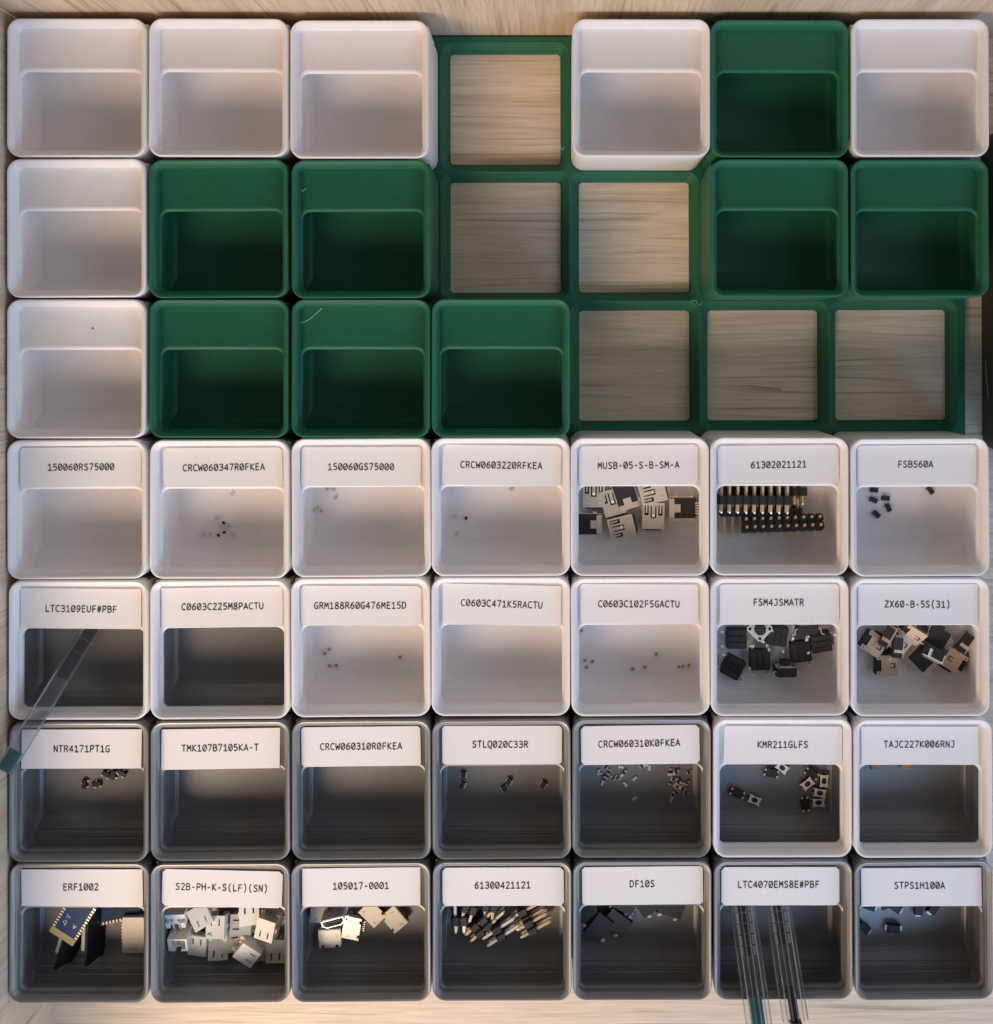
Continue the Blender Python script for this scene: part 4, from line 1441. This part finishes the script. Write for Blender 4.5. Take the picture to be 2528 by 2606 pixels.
# --- blue circuit modules
def module_parts(root, mask, silk=True, pads=True):
    """board top (can side) is +z, pads on both faces; length along x"""
    L, W = 15.5, 8.6
    def bf():
        return MB().box(-L / 2 + 2.2, L / 2, -W / 2, W / 2, 0, 0.9).mesh('board', M[mask])

    def af():
        return MB().box(-L / 2, -L / 2 + 2.199, -W / 2, W / 2, 0, 0.9).mesh('antenna_strip', M['antenna' if pads else 'pcb_dark'])

    def cf():
        mb = MB()
        mb.loft([rrect(5.6, 0.5, q, 3, 3.5) for q in (0.901, 2.7)] + [rrect(5.4, 0.4, 2.9, 3, 3.3)])
        return mb.mesh('shield_can', M['shield'], True)

    def pf():
        mb = MB()
        mb.box(-0.26, 0.26, -0.42, 0.42, -0.03, 0.93)
        return mb.mesh('solder_pad', M['gold'])
    part('board', mesh_of(('mb', mask), bf), root)
    part('antenna_strip', mesh_of(('ma', pads), af), root)
    can = part('shield_can', mesh_of('mc', cf), root, (1.6, 0, 0))
    if not silk:
        mb = MB()
        strokes(mb, [[(0, 0), (6, 0)], [(0.4, 0.8), (4.6, 0.8)]], 0.5, 0.5, 0.14, -1.5, -0.2, 2.91, Matrix.Translation((4.2, 0.2, 0)) @ Matrix.Rotation(R(90), 4, 'Z'))
        part('printed_line', mb.mesh('printed_line', M['brown_chip'], False, False), can)
    me = mesh_of('mp', pf)
    for i in range(12 if pads else 0):
        for s in (-1, 1):
            part('solder_pad', me, root, (-L / 2 + 2.8 + i * 1.05, s * (W / 2 - 0.38), 0))
    if silk:
        mb = MB()
        T = Matrix.Translation((-3.2, 0.2, -0.012)) @ Matrix.Rotation(R(90), 4, 'Z')
        strokes(mb, [[(0, 0), (1, 1.2), (2, 0.2), (1, 2), (0.2, 1)], [(0.6, 2.2), (1.8, 1.6)]], 0.6, 0.6, 0.16, 0.8, -2.0, 0, T)
        strokes(mb, GL['d'], 0.3, 0.3, 0.16, -2.4, -1.6, 0, T)
        strokes(mb, [[(0, 0), (1, 0.4), (1.2, 1.2), (0.4, 1.6)], [(1.8, 0.2), (2.2, 1.4)]], 0.6, 0.6, 0.16, -2.6, -3.6, 0, T)
        part('silkscreen_print', mb.mesh('silkscreen_print', M['silk'], False, False), root)


z = Zm(30, 2290, 5.591)
GB = 'circuit modules in the bottom left bin'
# leaning board, underside up
p = z(905, 330, 24.8)
m = Matrix.Rotation(R(57), 3, 'Z') @ Matrix.Rotation(R(-8), 3, 'Y') @ Matrix.Rotation(math.pi, 3, 'X')
o = thing('circuit_module', 'blue circuit module lying face down with gold pads and a tan end, on top', 'circuit module', (p.x - 0.9, p.y + 0.9, 24.4), m.to_euler(), GB)
module_parts(o, 'pcb')
# flat module, can up, at the right
p = z(1705, 500, 17.5)
o = thing('circuit_module', 'circuit module at the right wall with its cream shield can facing up', 'circuit module', (p.x + 0.5, p.y + 1.5, 14.6), (0, 0, R(-90)), GB)
module_parts(o, 'pcb', False)
# standing modules
p = z(1170, 560, 18.0)
m = Matrix.Rotation(R(88), 3, 'Z') @ Matrix.Rotation(R(-106), 3, 'X')
o = thing('circuit_module', 'circuit module standing on edge showing a cream side and black board', 'circuit module', (p.x + 1.0, p.y + 1.6, 18.4), m.to_euler(), GB)
module_parts(o, 'pcb_dark', False, False)
p = z(900, 740, 17.0)
m = Matrix.Rotation(R(74), 3, 'Z') @ Matrix.Rotation(R(-112), 3, 'X')
o = thing('circuit_module', 'black circuit module standing on edge below the blue one', 'circuit module', (p.x, p.y + 4.2, 18.2), m.to_euler(), GB)
module_parts(o, 'pcb_dark', False, False)
# one more under the shelf
p = z(1440, 230, 17.0)
o = thing('circuit_module', 'dark blue circuit module lying in the shadow under the shelf at the right', 'circuit module', (p.x, p.y + 2.0, 16.3), (R(178), R(4), R(10)), GB)
module_parts(o, 'pcb', False)


# ------------------------------------------------------------------ chip tubes
def frame(a, b, up=Vector((0, 0, 1))):
    x = (b - a).normalized()
    y = up.cross(x).normalized()
    zz = x.cross(y)
    return Matrix((x, y, zz)).transposed()


def tube_thing(label, a, b, w, h, mat, plug_mat, plug_len, plug_w, group, ridge=True, cap=False, rim=0.0):
    a, b = Vector(a), Vector(b)
    L = (b - a).length
    m = frame(a, b)
    o = thing('chip_tube', label, 'plastic tube', a, m.to_euler(), group)

    def sec(inset):
        ww, hh = w / 2 - inset, h / 2 - inset
        c = 0.35
        if ridge:
            s = ww * 0.30
            d = hh * 0.45
            return [(-ww + c, -hh), (ww - c, -hh), (ww, -hh + c), (ww, hh * 0.35), (ww * 0.72, hh * 0.55), (ww * 0.62, hh), (s, hh), (s * 0.55, hh - d), (-s * 0.55, hh - d), (-s, hh), (-ww * 0.62, hh), (-ww * 0.72, hh * 0.55), (-ww, hh * 0.35), (-ww, -hh + c)]
        return [(-ww + c, -hh), (ww - c, -hh), (ww, -hh + c), (ww, hh - c), (ww - c, hh), (-ww + c, hh), (-ww, hh - c), (-ww, -hh + c)]
    mb = MB()
    s0, s1 = sec(0), sec(0.3)
    mb.loft([[(0, y, q) for y, q in s0], [(L, y, q) for y, q in s0], [(L, y, q) for y, q in s1], [(0, y, q) for y, q in s1], [(0, y, q) for y, q in s0]], False, False)
    part('tube_wall', mb.mesh('tube_wall', M[mat]), o)
    rails = [(-w / 2 + 0.12, h * 0.12), (w / 2 - 0.12, h * 0.12)]
    if ridge:
        rails += [(-w * 0.31, h / 2 + 0.05), (w * 0.31, h / 2 + 0.05), (-w * 0.10, h * 0.32), (w * 0.10, h * 0.32)]
    for ry, rz in rails:  # pale strips added as the bright highlights along the tube edges
        part('tube_edge_glint', mesh_of(('rail', round(L, 3)), lambda: MB().box(0.05, L - 0.05, -0.17, 0.17, -0.1, 0.1).mesh('tube_edge_glint', M['tube_edge'])), o, (0, ry, rz))
    mb = MB()
    if plug_len:
        mb.box(L - plug_len, L - 0.02, -plug_w / 2, plug_w / 2, -h / 2 + 0.45, h / 2 - (h * 0.32 if ridge else 0.45), top=0.1)
        if cap:
            mb.box(L + 0.0, L + 1.0, -plug_w / 2 - 0.4, plug_w / 2 + 0.4, -h / 2 + 0.2, h / 2 - 0.1, top=0.15)
        part('rubber_plug', mb.mesh('rubber_plug', M[plug_mat]), o)
    return o, m, L


def msop(label, pos, m, group):
    o = thing('tube_chip', label, 'chip', pos, m.to_euler(), group)
    smd_parts(o, 'msop', 2.7, 2.9, 1.0, [(x, s * 1.45, 90 * s) for s in (-1, 1) for x in (-0.98, -0.33, 0.33, 0.98)], mat='black', lw=0.36, ll=0.95, lt=0.2)


z5 = Zm(1800, 2270, 5.003)
rim_y = BINS[(6, 5)].y - 20.6
GT = 'clear chip tubes in the drawer'
for xa, xb, ya, yb, label, pm, pl, pw, cap, n, y0, chiplab in [
        (452, 672, 180, 1760, 'clear chip tube hanging over the bin front with a teal plug, left of a pair', 'teal', 9.0, 3.9, False, 5, 835, 'black eight legged chip inside the teal plugged tube'),
        (905, 1128, 180, 1640, 'clear chip tube hanging over the bin front with a black plug, right of a pair', 'black', 9.0, 2.6, True, 4, 680, 'black eight legged chip inside the black plugged tube')]:
    # lie on the front rim, lower end under the shelf
    def zline(y):
        return H + 2.05 + (rim_y - y) * 0.30
    def solve(X, Y):
        zz = 25.0
        for _ in range(30):
            q = z5(X, Y, zz)
            zz = zline(q.y)
        return Vector((q.x, q.y, zz))
    A, B = solve(xa, ya), solve(xb, yb)
    d = (B - A).normalized()
    A2 = A - d * 8.5
    o, m, L = tube_thing(label, A2, B, 7.6, 3.9, 'tube', pm, pl, pw, GT, True, cap)
    E = solve(xa + (xb - xa) * (y0 - ya) / (yb - ya), y0)
    for i in range(n + 2):
        q = E - d * (1.5 + i * 3.05)
        if (q - A2).dot(d) < 1.6:
            break
        q = q - (m @ Vector((0, 0, 1))) * 1.45
        msop(chiplab, q, m, chiplab + 's row')

z0 = Zm(0, 1590, 4.667)
rim_y0 = BINS[(4, 0)].y - 20.6


def zline0(y):
    return H + 1.6 + (rim_y0 - y) * 0.42


def solve0(X, Y):
    zz = 25.0
    for _ in range(30):
        q = z0(X, Y, zz)
        zz = zline0(q.y)
    return Vector((q.x, q.y, zz))


A, B = solve0(1065, 80), solve0(45, 1740)
d = (B - A).normalized()
o, m, L = tube_thing('clear flat tube with a teal plug leaning out of the left white rimmed bin', A - d * 7, B, 5.0, 2.6, 'tube2', 'teal', 6.2, 4.1, GT, False, False)
E = solve0(735, 640)
for i in range(4):
    q = E - d * (2.1 + i * 4.15)
    if (q - A).dot(d) < -5:
        break
    q = q - (m @ Vector((0, 0, 1))) * 0.9
    t = thing('tube_chip', 'dark square chip inside the tube leaning out at the left', 'chip', q, m.to_euler(), 'square chips inside the left tube')
    part('body', mesh_of('qfn', lambda: MB().box(-2, 2, -2, 2, 0.0, 0.75).mesh('body', M['black'])), t)
    part('thermal_pad', mesh_of('qfnp', lambda: MB().box(-1.3, 1.3, -1.3, 1.3, -0.06, -0.001).mesh('thermal_pad', M['tin'])), t)


# ------------------------------------------------------------------ strands, hair and specks
def strand(name, label, cat, pts, rad, mat):
    # smooth tube through points
    P_ = [Vector(p) for p in pts]
    dense = []
    for i in range(len(P_) - 1):
        p0, p1, p2, p3 = P_[max(i - 1, 0)], P_[i], P_[i + 1], P_[min(i + 2, len(P_) - 1)]
        for k in range(6):
            t = k / 6
            dense.append(0.5 * ((2 * p1) + (p2 - p0) * t + (2 * p0 - 5 * p1 + 4 * p2 - p3) * t * t + (3 * p1 - p0 - 3 * p2 + p3) * t ** 3))
    dense.append(P_[-1])
    rad *= 0.65
    loops = []
    for i, p in enumerate(dense):
        t = (dense[min(i + 1, len(dense) - 1)] - dense[max(i - 1, 0)]).normalized()
        u = Vector((0, 0, 1)).cross(t)
        u = u.normalized() if u.length > 1e-4 else Vector((1, 0, 0))
        w = t.cross(u)
        loops.append([tuple(p + (u * math.cos(a) + w * math.sin(a)) * rad) for a in [2 * math.pi * k / 5 for k in range(5)]])
    mb = MB().loft(loops)
    return tag(part(name, mb.mesh(name, M[mat], True)), label, cat)


z = Zm(0, 1450, 2.376)
strand('hair', 'thin curled pale hair in the lower right of the empty white rimmed bin', 'hair',
       [z(1575, 812, 17.5), z(1580, 780, 18), z(1605, 750, 18.3), z(1640, 738, 18.5), z(1672, 752, 18.8), z(1703, 785, 20)], 0.05, 'strand_w')
z = Zm(700, 700, 2.376)
strand('plastic_strand', 'pale plastic strand curving across the shelf of a green bin', 'strand',
       [z(157, 288, ZS + 0.4), z(200, 272, ZS + 0.5), z(240, 240, ZS + 0.5), z(285, 200, ZS + 1.2)], 0.11, 'strand_w')
z = Zm(700, 0, 2.376)
strand('plastic_strand', 'short pale plastic wisp on the shelf of the green bin left of the open sockets', 'strand',
       [z(152, 1140, ZS + 0.3), z(166, 1158, ZS + 0.3), z(172, 1148, ZS + 0.4), z(190, 1140, ZS + 0.3)], 0.08, 'strand_w')
strand('plastic_strand', 'small green plastic curl at the right side of the first open socket', 'strand',
       [z(1725, 870, 4.9), z(1735, 905, 5.0), z(1745, 900, 5.2), z(1748, 885, 5.2)], 0.10, 'strand_w')
z = Zm(1400, 700, 1.685)
strand('plastic_strand', 'pale plastic fibres on a grid corner between open sockets', 'strand',
       [z(600, 118, 4.9), z(622, 108, 5.1), z(640, 128, 5.0), z(655, 112, 5.0)], 0.09, 'strand_w')
strand('plastic_strand', 'pale scratch like fibre on the dark tray at the right edge', 'strand',
       [z(1868, 365, 6), z(1873, 440, 6.2), z(1882, 530, 6)], 0.10, 'strand_w')
z = Zm(0, 700, 2.376)
q = z(560, 322, ZS + 0.05)
tag(part('crumb', MB().box(-0.25, 0.25, -0.2, 0.2, 0, 0.25, top=0.1).mesh('crumb', M['black']), None, q), 'dark speck on the shelf of the third white bin down', 'crumb')
z = Zm(1810, 1570, 5.591)
q = z(1432, 86, ZS)
tag(part('crumb', MB().box(-0.3, 0.25, -0.3, 0.25, 0.02, 0.3, top=0.1).mesh('crumb', M['black']), None, q), 'dark speck on the shelf edge above the push switches', 'crumb')
